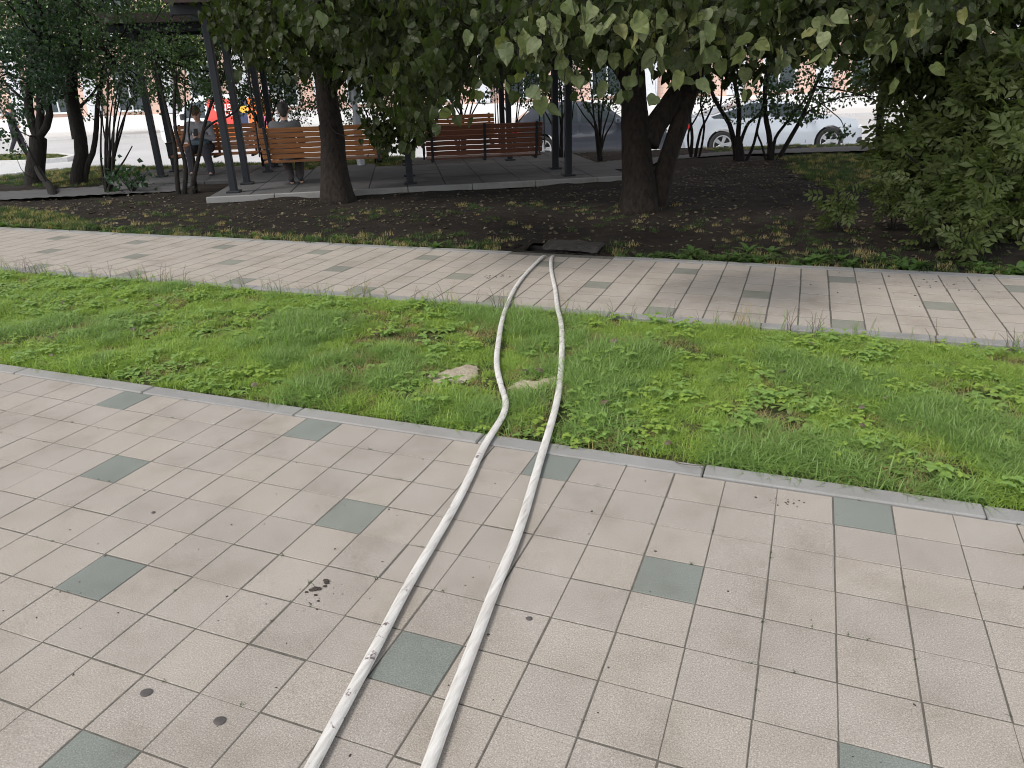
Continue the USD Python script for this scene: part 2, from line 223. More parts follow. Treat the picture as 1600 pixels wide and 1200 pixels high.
mat('window_glass', {'f': ('fresnel', {'IOR': 1.5}), 'd': ('diffuse_bsdf', {'color': (0.035, 0.045, 0.05)}), 'gl': ('glossy_bsdf', {'color': (0.9, 0.95, 1.0), 'roughness': 0.05}), 'm': ('mix_closure', {})}, [('f.fac', 'm.fac'), ('d.BSDF', 'm.closure1'), ('gl.BSDF', 'm.closure2')], surface='m.closure')
plain('door_green', (0.20, 0.33, 0.29), 0.4, var=0.1); plain('sign_blue', (0.05, 0.07, 0.20), 0.4, var=0.05); plain('letter_white', (0.8, 0.8, 0.8), 0.5, var=0.03)
for nm, c in (('car_silver', (0.56, 0.60, 0.66)), ('car_dark', (0.045, 0.050, 0.066)), ('car_white', (0.74, 0.75, 0.76))):
    mat(nm, {'p': ('principled_bsdf', {'base_color': c, 'metallic': 0.25, 'roughness': 0.32, 'coat_weight': 1.0, 'coat_roughness': 0.04})}, [])
plain('rubber', (0.022, 0.022, 0.023), 0.8, var=0.2); plain('black_plastic', (0.03, 0.03, 0.032), 0.5, var=0.1)
plain('alloy', (0.62, 0.63, 0.65), 0.3, metal=0.7, var=0.05); plain('tail_red', (0.50, 0.02, 0.02), 0.2, var=0.05); plain('lamp_clear', (0.75, 0.77, 0.8), 0.15, var=0.05)
plain('wrap_red', (0.74, 0.075, 0.055), 0.35, var=0.1, scale=3); plain('wrap_orange', (0.85, 0.20, 0.03), 0.35, var=0.1, scale=3); plain('wrap_yellow', (0.85, 0.48, 0.04), 0.35, var=0.05); plain('wrap_navy', (0.03, 0.04, 0.10), 0.35, var=0.05); plain('wrap_pink', (0.72, 0.22, 0.34), 0.35, var=0.05)
plain('skin', (0.50, 0.30, 0.22), 0.55, var=0.05); plain('hair_brown', (0.075, 0.038, 0.022), 0.6, var=0.3, scale=80); plain('hair_dark', (0.022, 0.018, 0.016), 0.6, var=0.3, scale=80)
plain('sweater_grey', (0.24, 0.23, 0.25), 0.9, var=0.12, scale=35); plain('shirt_grey', (0.095, 0.095, 0.10), 0.9, var=0.1); plain('trousers_dark', (0.028, 0.026, 0.034), 0.9, var=0.2); plain('trousers_brown', (0.055, 0.042, 0.042), 0.9, var=0.2)
plain('shoe_dark', (0.03, 0.03, 0.034), 0.7, var=0.1); plain('shoe_white', (0.7, 0.7, 0.7), 0.6, var=0.05); plain('bag_teal', (0.05, 0.075, 0.09), 0.7, var=0.1); plain('phone_black', (0.012, 0.012, 0.014), 0.25, var=0.05); plain('eye', (0.02, 0.016, 0.014), 0.3, var=0.05); plain('lips', (0.36, 0.16, 0.13), 0.5, var=0.05)
plain('jacket_navy', (0.035, 0.045, 0.075), 0.85, var=0.1); plain('top_violet', (0.30, 0.08, 0.30), 0.85, var=0.1); plain('cap_orange', (0.70, 0.17, 0.08), 0.8, var=0.1)

# ------------------------------------------------------------------ ground
O = np.array([-8.65, 6.81]); UA = math.radians(29.4)
UV = np.array([math.cos(UA), math.sin(UA)]); VV = np.array([-math.sin(UA), math.cos(UA)])
def uv(u, v, z=0.0): p = O + u * UV + v * VV; return np.array([p[0], p[1], z])
def sm(a, b, x): t = np.clip((np.asarray(x, float) - a) / (b - a), 0, 1); return t * t * (3 - 2 * t)
def gz(x, y):
    s = -.354 * np.asarray(x, float) + .935 * np.asarray(y, float)
    return -0.22 * sm(14.9, 16.7, s)
ROAD = -0.5
def sheet(poly, step, zf, skip=None, edge_drop=None):
    """A grid over poly (cells whose centre lies inside), with heights from zf."""
    x0, y0, x1, y1 = poly.bounds; xs = np.arange(x0, x1 + step, step); ys = np.arange(y0, y1 + step, step)
    X, Y = np.meshgrid(xs, ys, indexing='ij'); Z = zf(X, Y); nx, ny = X.shape
    i, j = np.meshgrid(np.arange(nx - 1), np.arange(ny - 1), indexing='ij')
    cx, cy = xs[i] + step / 2, ys[j] + step / 2; ok = contains_xy(poly, cx, cy)
    if skip is not None: ok &= ~contains_xy(skip, cx, cy)
    i, j = i[ok], j[ok]; a = i * ny + j; q = np.stack([a, a + ny, a + ny + 1, a + 1], -1)
    used, inv = np.unique(q, return_inverse=True); v = np.stack([X.ravel(), Y.ravel(), Z.ravel()], -1)[used]; q = inv.reshape(q.shape)
    return trimesh.Trimesh(v, np.vstack([q[:, [0, 1, 2]], q[:, [0, 2, 3]]]), process=False)
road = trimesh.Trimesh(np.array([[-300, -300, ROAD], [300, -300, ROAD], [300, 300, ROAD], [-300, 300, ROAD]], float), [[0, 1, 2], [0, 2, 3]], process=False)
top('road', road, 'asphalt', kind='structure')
EDGE = [(-17.2, 3.0), (-16.75, 7.2), (-16.61, 8.66), (-16.44, 10.26), (-15.63, 11.57), (-14.4, 12.25), (-12.59, 12.9), (-9.7, 14.2), (-6.51, 15.5), (-3.42, 16.75), (0.03, 17.95), (4.31, 19.6), (9, 21.4), (16, 24)]
PARK = Polygon([(-17.2, 3.86)] + EDGE[1:] + [(16, 3.86)])
PIT = sbox(-2.75, 3.87, -2.05, 4.12)
park_fine = PARK.intersection(sbox(-14, 3.86, 4, 9.9)); park_far = PARK.difference(sbox(-14, 3.86, 4, 9.9))
def soil_z(x, y):
    q = np.stack([x * 1.3, y * 1.3, 0 * x], -1); k = sm(3.86, 4.3, y)
    bank = 0.05 * np.exp(-(((x + 2.4) / .7) ** 2 + ((y - 4.25) / .35) ** 2))
    return gz(x, y) - 0.012 + k * (0.10 * (meshkit.fbm(q, 3, 5) - .5) + 0.03 * (meshkit.fbm(q * 6, 2, 9) - .5)) + bank
ground = thing('park_ground', None, None, kind='structure')
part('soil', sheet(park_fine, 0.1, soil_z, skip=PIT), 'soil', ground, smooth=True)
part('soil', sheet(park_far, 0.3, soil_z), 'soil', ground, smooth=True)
pitm = []
for (a, b) in (((-2.8, 3.87), (-2.05, 3.87)), ((-2.05, 3.87), (-2.05, 4.12)), ((-2.05, 4.12), (-2.8, 4.12)), ((-2.8, 4.12), (-2.8, 3.87))):
    a, b = np.array(a), np.array(b)
    pitm.append(trimesh.Trimesh(np.array([[*a, .01], [*b, .01], [*b, -.42], [*a, -.42]]), [[0, 1, 2], [0, 2, 3]], process=False))
pitm.append(trimesh.Trimesh(np.array([[-2.8, 3.87, -.42], [-2.05, 3.87, -.42], [-2.05, 4.12, -.42], [-2.8, 4.12, -.42]]), [[0, 1, 2], [0, 2, 3]], process=False))
part('pit_wall', cat(pitm), 'pit', ground, label='dark dug hole the hoses run into')
# road kerbs round the park: stones of about a metre
ek = spline([(x, y, 0) for x, y in EDGE], 260); seg = np.r_[0, np.cumsum(np.linalg.norm(np.diff(ek, axis=0), axis=1))]
kerb_road = thing('road_kerb', None, None, kind='structure')
n_st = int(seg[-1])
for k in range(n_st):
    a = np.array([np.interp(k + .006, seg, ek[:, c]) for c in (0, 1)]); b = np.array([np.interp(k + .994, seg, ek[:, c]) for c in (0, 1)])
    c = (a + b) / 2; d = b - a; zt = float(gz(*c)) + .03
    if seen([*c, 0], 60)[0] or k % 1 == 0:
        part('kerb_stone', bevel_box([*c, (zt + ROAD - .05) / 2], [np.linalg.norm(d), .16, zt - ROAD + .05], .015, math.atan2(d[1], d[0])), 'kerb_granite', kerb_road)

# ------------------------------------------------------------------ paving
S = 0.2
def tile_mesh(cx, cy, s, rng, lift=0.0005, ch=0.0016, ang=0.0, h=0.03, gap=.0026):
    g = s / 2 - gap
    c, sn = math.cos(ang), math.sin(ang)
    tilt = np.clip(rng.normal(0, .0016, 2), -.003, .003); z0 = float(np.clip(rng.normal(0, lift), -.0008, .0008))
    ring = lambda r, z: [(r * a, r * b, z + z0 + tilt[0] * r * a + tilt[1] * r * b) for a, b in ((-1, -1), (1, -1), (1, 1), (-1, 1))]
    v = np.array(ring(g - ch, 0) + ring(g, -ch) + ring(g, -h)); f = [[0, 1, 2], [0, 2, 3]]
    for o in (0, 4):
        for k in range(4):
            k2 = (k + 1) % 4; f += [[o + k, o + 4 + k, o + 4 + k2], [o + k, o + 4 + k2, o + k2]]
    j = rng.normal(0, .0009, 2); xy = v[:, :2] + j
    v[:, 0], v[:, 1] = c * xy[:, 0] - sn * xy[:, 1] + cx, sn * xy[:, 0] + c * xy[:, 1] + cy
    return trimesh.Trimesh(v, f, process=False)
def pave(name, cells, mats, lim=300):
    """cells: (x, y, angle, green). The tiles that show largest are prims, the rest one part."""
    rng = np.random.default_rng(5); t = thing(name, None, None, kind='structure')
    c = np.array([[x, y, 0] for x, y, a, g in cells]); vis, z = seen(c, 40); order = np.argsort(np.where(vis, z, z + 1e4))
    pick = set(order[:lim].tolist()); rest = [[], []]
    for k, (x, y, a, g) in enumerate(cells):
        m = tile_mesh(x, y, S, rng, ang=a, gap=.0022 if abs(a) < 1e-6 else .0050)
        if k in pick and vis[k]: part('paving_tile', m, mats[g], t)
        else: rest[g].append(m)
    for g in (0, 1):
        if rest[g]: part('paving_tiles', cat(rest[g]), mats[g] , t, kind='stuff')
    return t
def green(i, j): return i % 3 == 0 and j % 3 == 0 and ((i // 3 + j // 3) % 2 == 0)
near = [(S * (i + .5), -S * (j + .5), 0.0, int(green(i, j))) for i in range(-46, 12) for j in range(0, 17)]
np_ = pave('near_pavement', near, ('paving_pink', 'paving_green'))
part('joint_bed', trimesh.Trimesh(np.array([[-30, -14, -.0018], [20, -14, -.0018], [20, 0, -.0018], [-30, 0, -.0018]]), [[0, 1, 2], [0, 2, 3]], process=False), 'joint', np_)
FA, FB, FR = -5.9436 * S, 10.7727 * S, 0.0101
def farp(x, y): return (FA + math.cos(FR) * x - math.sin(FR) * y, FB + math.sin(FR) * x + math.cos(FR) * y)
far = [(*farp(S * (i + .5), S * (j + .5)), FR, int(green(i, j))) for i in range(-56, 20) for j in range(0, 8)]
fp_ = pave('far_pavement', far, ('paving_pink_far', 'paving_green_far'))
fb = [farp(-24, -.1), farp(20, -.1), farp(20, 1.71), farp(-24, 1.71)]
part('joint_bed', trimesh.Trimesh(np.array([[x, y, -.0018] for x, y in fb]), [[0, 1, 2], [0, 2, 3]], process=False), 'joint', fp_)
rngk = np.random.default_rng(3)
def kerb_line(parent, f, y0, y1, xs, gap=None):
    for a, b in zip(xs[:-1], xs[1:]):
        if gap and a < gap[1] and b > gap[0]: continue
        p = [f(a + .003, y0), f(b - .003, y0), f(b - .003, y1), f(a + .003, y1)]
        c = np.mean(p, axis=0); d = np.array(p[1]) - np.array(p[0])
        part('kerb_stone', bevel_box([c[0], c[1], -.055 + rngk.normal(0, .0012)], [np.linalg.norm(d), y1 - y0, .12], .006, math.atan2(d[1], d[0])), 'kerb', parent)
kx = np.arange(-9.49, 3, 1.0)
k1 = thing('near_pavement_kerb', None, None, kind='structure'); kerb_line(k1, lambda x, y: (x, y), .004, .1, kx)
k2 = thing('far_pavement_kerb', None, None, kind='structure'); kerb_line(k2, farp, -.11, -.004, np.arange(-12.22, 6, 1.0)); kerb_line(k2, farp, 1.604, 1.71, np.arange(-12.6, 6, 1.0), gap=(-1.45, -.95))
# ------------------------------------------------------------------ lawn between the pavements
LAWN = Polygon([(-10.5, .1), (3, .1), farp(4.3, -.11), farp(-9.3, -.11)])
def lawn_z(x, y): return -0.025 + 0.03 * sm(.1, .35, y) * sm(2.1, 1.8, y) + 0.05 * (meshkit.fbm(np.stack([x * 1.7, y * 1.7, 0 * x], -1), 3, 21) - .5) * sm(.1, .4, y)
top('lawn_ground', sheet(LAWN.buffer(.06), .06, lawn_z), 'lawn_soil', kind='structure', smooth=True)
rng = np.random.default_rng(77)
def sand(name, pts, h, label, seed):
    p = Polygon(pts).buffer(.05 if len(pts) > 4 else .012); c = np.array(p.centroid.coords[0])
    X = sheet(p, .010, lambda x, y: lawn_z(x, y)); fc = X.vertices[X.faces].mean(1)
    inn = sum(contains_xy(p.buffer(-k), fc[:, 0], fc[:, 1]).astype(float) for k in (.006, .012, .018, .024, .03, .036)) / 6
    X.update_faces(inn > .15 + .95 * meshkit.fbm(np.c_[np.floor(fc[:, :2] * 100) / 100 * 30, np.zeros(len(fc))], 2, seed + 4)); X.remove_unreferenced_vertices()
    import shapely; d = shapely.distance(p.exterior, shapely.points(X.vertices[:, 0], X.vertices[:, 1]))
    n = meshkit.fbm(np.c_[X.vertices[:, :2] * 14, np.zeros(len(d))], 4, seed); n2 = meshkit.fbm(np.c_[X.vertices[:, :2] * 45, np.zeros(len(d))], 3, seed + 9); X.vertices[:, 2] += .004 + h * sm(0, .06, d) * (.4 + .9 * n) + .016 * (n2 - .5) - .012 * sm(.03, 0, d)
    tag(top(name, X, 'sand', smooth=True), label, 'bare patch')
SANDS = [[(-2.05, .67), (-1.98, .76), (-1.93, .87), (-1.88, .86), (-1.83, .74), (-1.87, .62), (-1.98, .60)], [(-1.56, .62), (-1.53, .72), (-1.46, .71), (-1.38, .79), (-1.36, .77), (-1.42, .66), (-1.49, .60)], [(-2.41, 1.16), (-2.36, 1.22), (-2.30, 1.20), (-2.33, 1.13)]]
sand('sandy_patch', SANDS[0], .016, 'larger bare pale sandy lump in the lawn left of the hoses', 1)
sand('sandy_patch', SANDS[1], .016, 'bare pale sandy lump in the lawn between the two hoses', 2)
sand('sandy_patch', SANDS[2], .012, 'smallest bare sandy spot farther back in the lawn', 3)
SANDP = [Polygon(s).buffer(-.012) for s in SANDS]

def blades(n, r, h, w, rng, lean=.5, seg=2):
    v, f = [], []
    for _ in range(n):
        a, b = rng.uniform(0, 2 * np.pi), rng.uniform(0, 2 * np.pi); q = r * math.sqrt(rng.uniform()); x, y = q * math.cos(a), q * math.sin(a)
        hh = h * rng.uniform(.45, 1.15); l = hh * lean * rng.uniform(.2, 1.4); ww = w * rng.uniform(.7, 1.2); d = np.array([math.cos(b), math.sin(b)]); s = np.array([-d[1], d[0]]) * ww / 2; o = len(v)
        for t in np.linspace(0, 1, seg + 1)[:-1]:
            c = np.array([x, y]) + d * l * t ** 1.8; z = hh * (t - .22 * t * t * (l / hh)); k = 1 - .55 * t
            v += [(*(c - s * k), z), (*(c + s * k), z)]
        c = np.array([x, y]) + d * l; v.append((*c, hh * (1 - .3 * min(1.2, l / hh))))
        for k in range(seg - 1): f += [[o + 2 * k, o + 2 * k + 1, o + 2 * k + 3], [o + 2 * k, o + 2 * k + 3, o + 2 * k + 2]]
        k = seg - 1; f.append([o + 2 * k, o + 2 * k + 1, o + 2 * seg])
    return trimesh.Trimesh(np.array(v), f, process=False)
def blade_leaf(L, W, base, az, pitch, curl, rng, seg=4, fold=.12):
    """One broad leaf: a strip with a centre crease that arches outward."""
    d = np.array([math.cos(az), math.sin(az)]); s = np.array([-d[1], d[0]]); v, f = [], []
    for k, t in enumerate(np.linspace(0, 1, seg + 1)):
        w = W * (math.sin(math.pi * min(1, .08 + .92 * t) ** .8) ** .7 if t < 1 else 0.02) / 2
        ang = pitch - curl * t; c = np.array(base[:2]) + d * L * t * math.cos(ang); z = base[2] + L * t * math.sin(ang)
        v += [(*(c - s * w), z + fold * w), (*c, z), (*(c + s * w), z + fold * w)]
    for k in range(seg):
        o = 3 * k
        f += [[o, o + 1, o + 4], [o, o + 4, o + 3], [o + 1, o + 2, o + 5], [o + 1, o + 5, o + 4]]
    return trimesh.Trimesh(np.array(v), f, process=False)
def rosette(n, L, W, rng, pitch=(.25, .8)):
    return cat([blade_leaf(L * rng.uniform(.6, 1.1), W * rng.uniform(.7, 1.1), (0, 0, .005), 2 * np.pi * (k / n) + rng.uniform(-.4, .4), rng.uniform(*pitch), rng.uniform(.3, .9), rng) for k in range(n)])
def clover(n, r, h, s, rng):
    out = []
    for _ in range(n):
        a, q = rng.uniform(0, 2 * np.pi), r * math.sqrt(rng.uniform()); x, y, z = q * math.cos(a), q * math.sin(a), h * rng.uniform(.5, 1.1); a0 = rng.uniform(0, 6.28)
        for k in range(3): out.append(blade_leaf(s * rng.uniform(.8, 1.2), s * .85, (x, y, z), a0 + k * 2.094, rng.uniform(-.1, .35), .3, rng, seg=2))
    return cat(out)
def scatter(name, protos, mats, pos, kinds, yaw, scale, label, category, pname, tilt=None, kind='stuff'):
    pi = UsdGeom.PointInstancer.Define(stage, path_for(name)); tag(pi.GetPrim(), label, category, None, kind); paths = []
    for m, mt in zip(protos, mats):
        pm = usdkit.mesh(stage, path_for(pname, P(pi.GetPrim())), m, MAT[mt], smooth=False); paths.append(pm.GetPath())
    pi.CreatePrototypesRel().SetTargets(paths); pi.CreateProtoIndicesAttr(Vt.IntArray.FromNumpy(np.asarray(kinds, np.int32)))
    pi.CreatePositionsAttr(Vt.Vec3fArray.FromNumpy(np.asarray(pos, np.float32)))
    yaw = np.asarray(yaw); c, s = np.cos(yaw / 2), np.sin(yaw / 2)
    if tilt is None: q = [Gf.Quath(float(a), 0, 0, float(b)) for a, b in zip(c, s)]
    else:
        q = []
        for a, b, (tx, ty) in zip(c, s, tilt):
            r = Gf.Quatf(float(a), 0, 0, float(b)) * Gf.Quatf(math.cos(tx / 2), math.sin(tx / 2), 0, 0) * Gf.Quatf(math.cos(ty / 2), 0, math.sin(ty / 2), 0); q.append(Gf.Quath(r))
    pi.CreateOrientationsAttr(Vt.QuathArray(q))
    sc = np.asarray(scale, np.float32); sc = np.repeat(sc[:, None], 3, 1) if sc.ndim == 1 else sc
    pi.CreateScalesAttr(Vt.Vec3fArray.FromNumpy(sc)); return pi
def random_in(poly, n, rng):
    x0, y0, x1, y1 = poly.bounds; out = np.empty((0, 2))
    while len(out) < n:
        p = rng.uniform((x0, y0), (x1, y1), (n * 2, 2)); out = np.vstack([out, p[contains_xy(poly, p[:, 0], p[:, 1])]])
    return out[:n]
lawn_in = Polygon([(-10.0, .15), (2.6, .15), farp(3.8, -.15), farp(-8.8, -.15)])
protos = [blades(44, .06, .050, .0040, rng, 1.5) for _ in range(4)] + [blades(40, .055, .070, .0044, rng, 1.4) for _ in range(3)] + [blades(30, .06, .04, .0034, rng, 1.7) for _ in range(2)]
pm = ['grass_a', 'grass_b', 'grass_a', 'grass_b', 'grass_b', 'grass_a', 'grass_b', 'straw', 'straw']
pt = random_in(lawn_in, 24000, rng)
nz = meshkit.fbm(np.c_[pt * 1.6, np.zeros(len(pt))], 3, 31); nz2 = meshkit.fbm(np.c_[pt * 3.3, np.zeros(len(pt))], 3, 44)
from shapely.geometry import LineString
HOSEW = LineString([(-2.14, 2.02), (-2.02, 1.63), (-1.87, 1.2), (-1.74, .85), (-1.6, .57), (-1.48, .33), (-1.445, .09)]).buffer(.032).union(LineString([(-1.78, 2.08), (-1.62, 1.67), (-1.5, 1.31), (-1.39, .95), (-1.29, .6), (-1.18, .05)]).buffer(.032))
keep = ~np.any([contains_xy(p, pt[:, 0], pt[:, 1]) for p in SANDP + [HOSEW]], axis=0); keep &= rng.uniform(size=len(pt)) < np.where(nz2 < .38, .35, np.where(nz2 < .43, .7, 1.0))
pt, nz, nz2 = pt[keep], nz[keep], nz2[keep]
dry = (nz2 < .43) & (rng.uniform(size=len(pt)) < .6) | (rng.uniform(size=len(pt)) < .06)
kd = np.where(dry, rng.integers(7, 9, len(pt)), np.where(nz > .56, rng.choice([1, 3, 4, 6], len(pt)), rng.choice([0, 2, 1, 5], len(pt))))
lscale = rng.uniform(.55, 1.1, len(pt)) * (0.75 + .7 * sm(.4, .7, nz)); edge = sm(.45, .13, pt[:, 1]); lscale *= 1 + .15 * edge; lscale[np.any([contains_xy(p.buffer(.06), pt[:, 0], pt[:, 1]) for p in SANDP], axis=0)] *= .6
scatter('lawn_grass', protos, pm, np.c_[pt, lawn_z(pt[:, 0], pt[:, 1])], kd, rng.uniform(0, 6.28, len(pt)), lscale, 'green grass strip growing between the two pavements', 'grass', 'grass_tuft')
wp = [rosette(5, .055, .036, rng, (.05, .5)), rosette(4, .05, .040, rng, (.2, .8)), rosette(6, .07, .028, rng, (.2, .8)), clover(9, .06, .035, .018, rng), clover(8, .07, .045, .024, rng), rosette(4, .05, .034, rng, (.0, .35)), clover(6, .06, .05, .032, rng)]
pw = random_in(lawn_in, 4800, rng); nw = meshkit.fbm(np.c_[pw * 1.9, np.zeros(len(pw))], 3, 53)
pr_ = np.where(nw > .53, .85, np.where(nw > .46, .35, .10)) + .45 * sm(.6, .15, pw[:, 1]) + .3 * sm(1.7, 2.0, pw[:, 1])
kk = (rng.uniform(size=len(pw)) < pr_) & ~np.any([contains_xy(p.buffer(.02), pw[:, 0], pw[:, 1]) for p in SANDP + [HOSEW]], axis=0); pw = pw[kk]
scatter('lawn_weeds', wp, ['weed', 'weed', 'grass_b', 'weed', 'grass_a', 'weed', 'weed'], np.c_[pw, lawn_z(pw[:, 0], pw[:, 1]) + .006], rng.integers(0, 7, len(pw)), rng.uniform(0, 6.28, len(pw)), rng.uniform(.6, 1.15, len(pw)), 'broad leaved weeds and clover among the lawn grass', 'weeds', 'weed_rosette')
def stalk(rng):
    out = []
    for _ in range(3):
        a = rng.uniform(0, 6.28); l = rng.uniform(.02, .07); h = rng.uniform(.09, .17); b = rng.uniform(-.02, .02, 2)
        out.append(tube([(b[0], b[1], 0), (b[0] + l * .3 * math.cos(a), b[1] + l * .3 * math.sin(a), h * .6), (b[0] + l * math.cos(a), b[1] + l * math.sin(a), h)], .0014, .0008, 4, 5))
    return cat(out)
ps = np.array([farp(x, y) for x, y in zip(rng.uniform(-9, 4, 420), -.12 - rng.exponential(.05, 420))]); ps = ps[contains_xy(LAWN, ps[:, 0], ps[:, 1])]
scatter('grass_stalks', [stalk(rng) for _ in range(4)], ['grass_b', 'straw', 'grass_b', 'twig'], np.c_[ps, lawn_z(ps[:, 0], ps[:, 1])], rng.integers(0, 4, len(ps)), rng.uniform(0, 6.28, len(ps)), rng.uniform(.5, 1.2, len(ps)), 'tall thin grass stalks along the far edge of the lawn', 'grass stalks', 'grass_stalk')

# ------------------------------------------------------------------ swing pergolas
SLAB = [uv(-.3, -.55), uv(6.3, -.55), uv(6.3, 4.6), uv(2.55, 4.6), uv(2.55, 3.35), uv(.35, 3.35), uv(.35, 4.6), uv(-2.7, 4.6), uv(-2.7, 1.85), uv(-.3, 1.85)]
SLABP = Polygon([p[:2] for p in SLAB])
pad = thing('paved_pad', None, None, kind='structure')
ii = 0
for a in np.arange(-2.7, 6.3, .6):
    for b in np.arange(-.55, 4.6, .6):
        c = uv(a + .3, b + .3)
        if SLABP.contains(Point(c[:2])):
            bb = min(.6, 4.6 - b); c = uv(a + .3, b + bb / 2); part('paving_slab', bevel_box([c[0], c[1], .015 + .002 * ((ii * 37) % 7 - 3) / 3], [.592, bb - .008, .07], .006, UA), 'slab', pad); ii += 1
pedge = thing('pad_edging', None, None, kind='structure')
for q in range(7): c = uv(.2 + q * 1.0 - (0.4 if q == 6 else 0) * 0, -.60); part('kerb_stone', bevel_box([c[0], c[1], .02], [.99, .08, .09], .006, UA), 'kerb', pedge)
PATHL = Polygon([(-17.0, 4.3), (-13.42, 6.37), (-11.34, 7.64), (-10.6, 8.3), (-9.9, 6.9), (-10.51, 6.62), (-12.4, 5.55), (-16.8, 3.2)])
PATHR = Polygon([(-4.6, 11.2), (-3.4, 12.5), (-1.95, 14.0), (0.3, 15.1), (5, 17.0), (12, 19.5), (12, 18.4), (5, 15.9), (0.6, 14.1), (-1.8, 13.3), (-2.75, 12.4), (-3.14, 11.1), (-3.6, 10.3)])
PT = [(-4.6, 11.2), (-3.6, 10.3)]
top('park_path', sheet(PATHL.difference(SLABP), .1, lambda x, y: gz(x, y) + .028), 'slab', kind='structure', smooth=True)
top('park_path', sheet(PATHR.difference(SLABP), .1, lambda x, y: gz(x, y) + .028), 'slab', kind='structure', smooth=True)
def pergola(rows, v0, v1, label, H=2.5):
    t = thing('swing_pergola', label, 'pergola', uv(0, 0), UA)
    for u in rows:
        for v in (v0, v1):
            part('post', bevel_box([u, v, H / 2 + .05], [.10, .14, H], .008), 'steel_blue', t)
            part('post_foot', bevel_box([u, v, .066], [.2, .24, .03], .006), 'steel_blue', t)
        part('tie_beam', bevel_box([u, (v0 + v1) / 2, H - .05], [.09, v1 - v0 - .15, .12], .008), 'steel_blue', t)
    x0, x1 = rows[0] - .45, rows[-1] + .45
    for v in (v0, v1): part('long_beam', bevel_box([(x0 + x1) / 2, v, H + .125], [x1 - x0, .10, .14], .008), 'steel_blue', t)
    for u in np.arange(x0 + .05, x1, .13): part('slat', bevel_box([u, (v0 + v1) / 2, H + .265], [.045, v1 - v0 + .5, .13], .006), 'wood_brown', t)
    for v in (v0 - .27, v1 + .27): part('fascia', bevel_box([(x0 + x1) / 2, v, H + .265], [x1 - x0, .03, .16], .006), 'wood_brown', t)
    return t
pergola([0, 2.75, 5.35], -.05, 1.05, 'front dark steel pergola with brown slat roof facing the far pavement')
pergola([-1.95, .05, 2.75, 4.8], 3.0, 4.0, 'rear dark steel pergola with brown slat roof behind the first')
def swing(u, v, zs, W, face, label, wood):
    """A hanging bench. face = +1: sits towards -v (the camera), -1: away."""
    t = thing('swing_bench', label, 'swing bench', uv(u, v, zs), UA + (0 if face > 0 else math.pi), 'slatted swing benches hung under the pergolas')
    for k in range(4): part('seat_slat', bevel_box([0, -.36 + .105 * k, 0], [W, .09, .03], .006), wood, t)
    for k in range(6):
        z = .09 + .081 * k; part('back_slat', rot(bevel_box([0, .045 + .02 * k, z], [W, .026, .071], .006), -.22, [1, 0, 0], [0, .045 + .02 * k, z]), wood, t)
    for s in (-W / 2 + .1, 0, W / 2 - .1):
        part('bracket', cat([bevel_box([s, -.2, -.035], [.05, .46, .035], .006), rot(bevel_box([s, .125, .27], [.045, .03, .58], .006), -.22, [1, 0, 0], [s, .1, .27])]), 'steel_blue', t)
    for s in (-1, 1):
        part('arm_rest', cat([bevel_box([s * (W / 2 + .03), -.18, .24], [.05, .46, .03], .008), bevel_box([s * (W / 2 + .03), -.38, .10], [.035, .035, .27], .006)]), 'steel_blue', t)
        for y in (-.36, .16): part('hanger', tube([(s * (W / 2 + .03), y, .1), (s * (W / 2 + .03), -.08 + .02 * y, 2.62 - zs)], .011, .011, 6, 4), 'steel_blue', t)
    return t
swing(-.93, 3.5, .40, 1.62, 1, 'orange swing bench facing the camera with a seated person on its middle', 'wood')
swing(1.40, .50, .43, 1.95, -1, 'orange swing bench seen from behind, behind the slim tree trunk', 'wood_aged')
swing(3.78, 3.55, .40, 1.62, 1, 'orange swing bench half hidden behind the dark red one', 'wood')
swing(4.03, .50, .36, 1.95, -1, 'swing bench, dark red with painted shade, seen from behind between the right posts', 'wood_red')

# ------------------------------------------------------------------ building across the road
BA = math.radians(16.3); bld = thing('pink_building', 'pink stone building with pale pilasters across the road', 'building', (-20.0, 37.6, ROAD), BA)
part('wall', boxm([0, 6, 8.0], [110, 12, 16]), 'pink_stone', bld); part('plinth', bevel_box([0, -.16, .48], [110, .30, .96], .04), 'white_stone', bld); part('cornice', bevel_box([0, -.2, 15.9], [110.4, .5, .5], .06), 'pale_stone', bld)
part('string_course', bevel_box([0, -.12, 5.2], [110, .22, .35], .03), 'pale_stone', bld)
for k in range(24):
    x = -53 + 4.6 * k
    part('pilaster', bevel_box([x, -.14, 3.0], [.85, .26, 4.0], .03), 'pale_stone', bld)
    for fl, (z, hh) in enumerate(((2.45, 2.5), (7.4, 2.1), (11.3, 2.1))):
        xx = x + 2.3; w_ = 1.7
        fr = cat([bevel_box([xx - w_ / 2, -.07, z], [.12, .12, hh], .01), bevel_box([xx + w_ / 2, -.07, z], [.12, .12, hh], .01), bevel_box([xx, -.07, z + hh / 2], [w_ + .12, .12, .12], .01), bevel_box([xx, -.09, z - hh / 2], [w_ + .2, .18, .1], .01), bevel_box([xx, -.065, z], [.07, .1, hh - .12], .01), bevel_box([xx, -.062, z + hh * .2], [w_ - .12, .08, .06], .01)])
        wd = part('window', fr, 'frame_white', bld)
        usdkit.mesh(stage, path_for('pane', P(wd)), boxm([xx, -.02, z], [w_ - .02, .034, hh - .02]), MAT['window_glass'])
pave_b = boxm([0, 0, 0], [112, 5.0, .14]); rot(pave_b, BA, [0, 0, 1]); pave_b.apply_translation([-20 + 2.9 * math.sin(BA), 37.6 - 2.9 * math.cos(BA), ROAD + .07])
top('building_pavement', pave_b, 'kerb_granite', kind='structure')
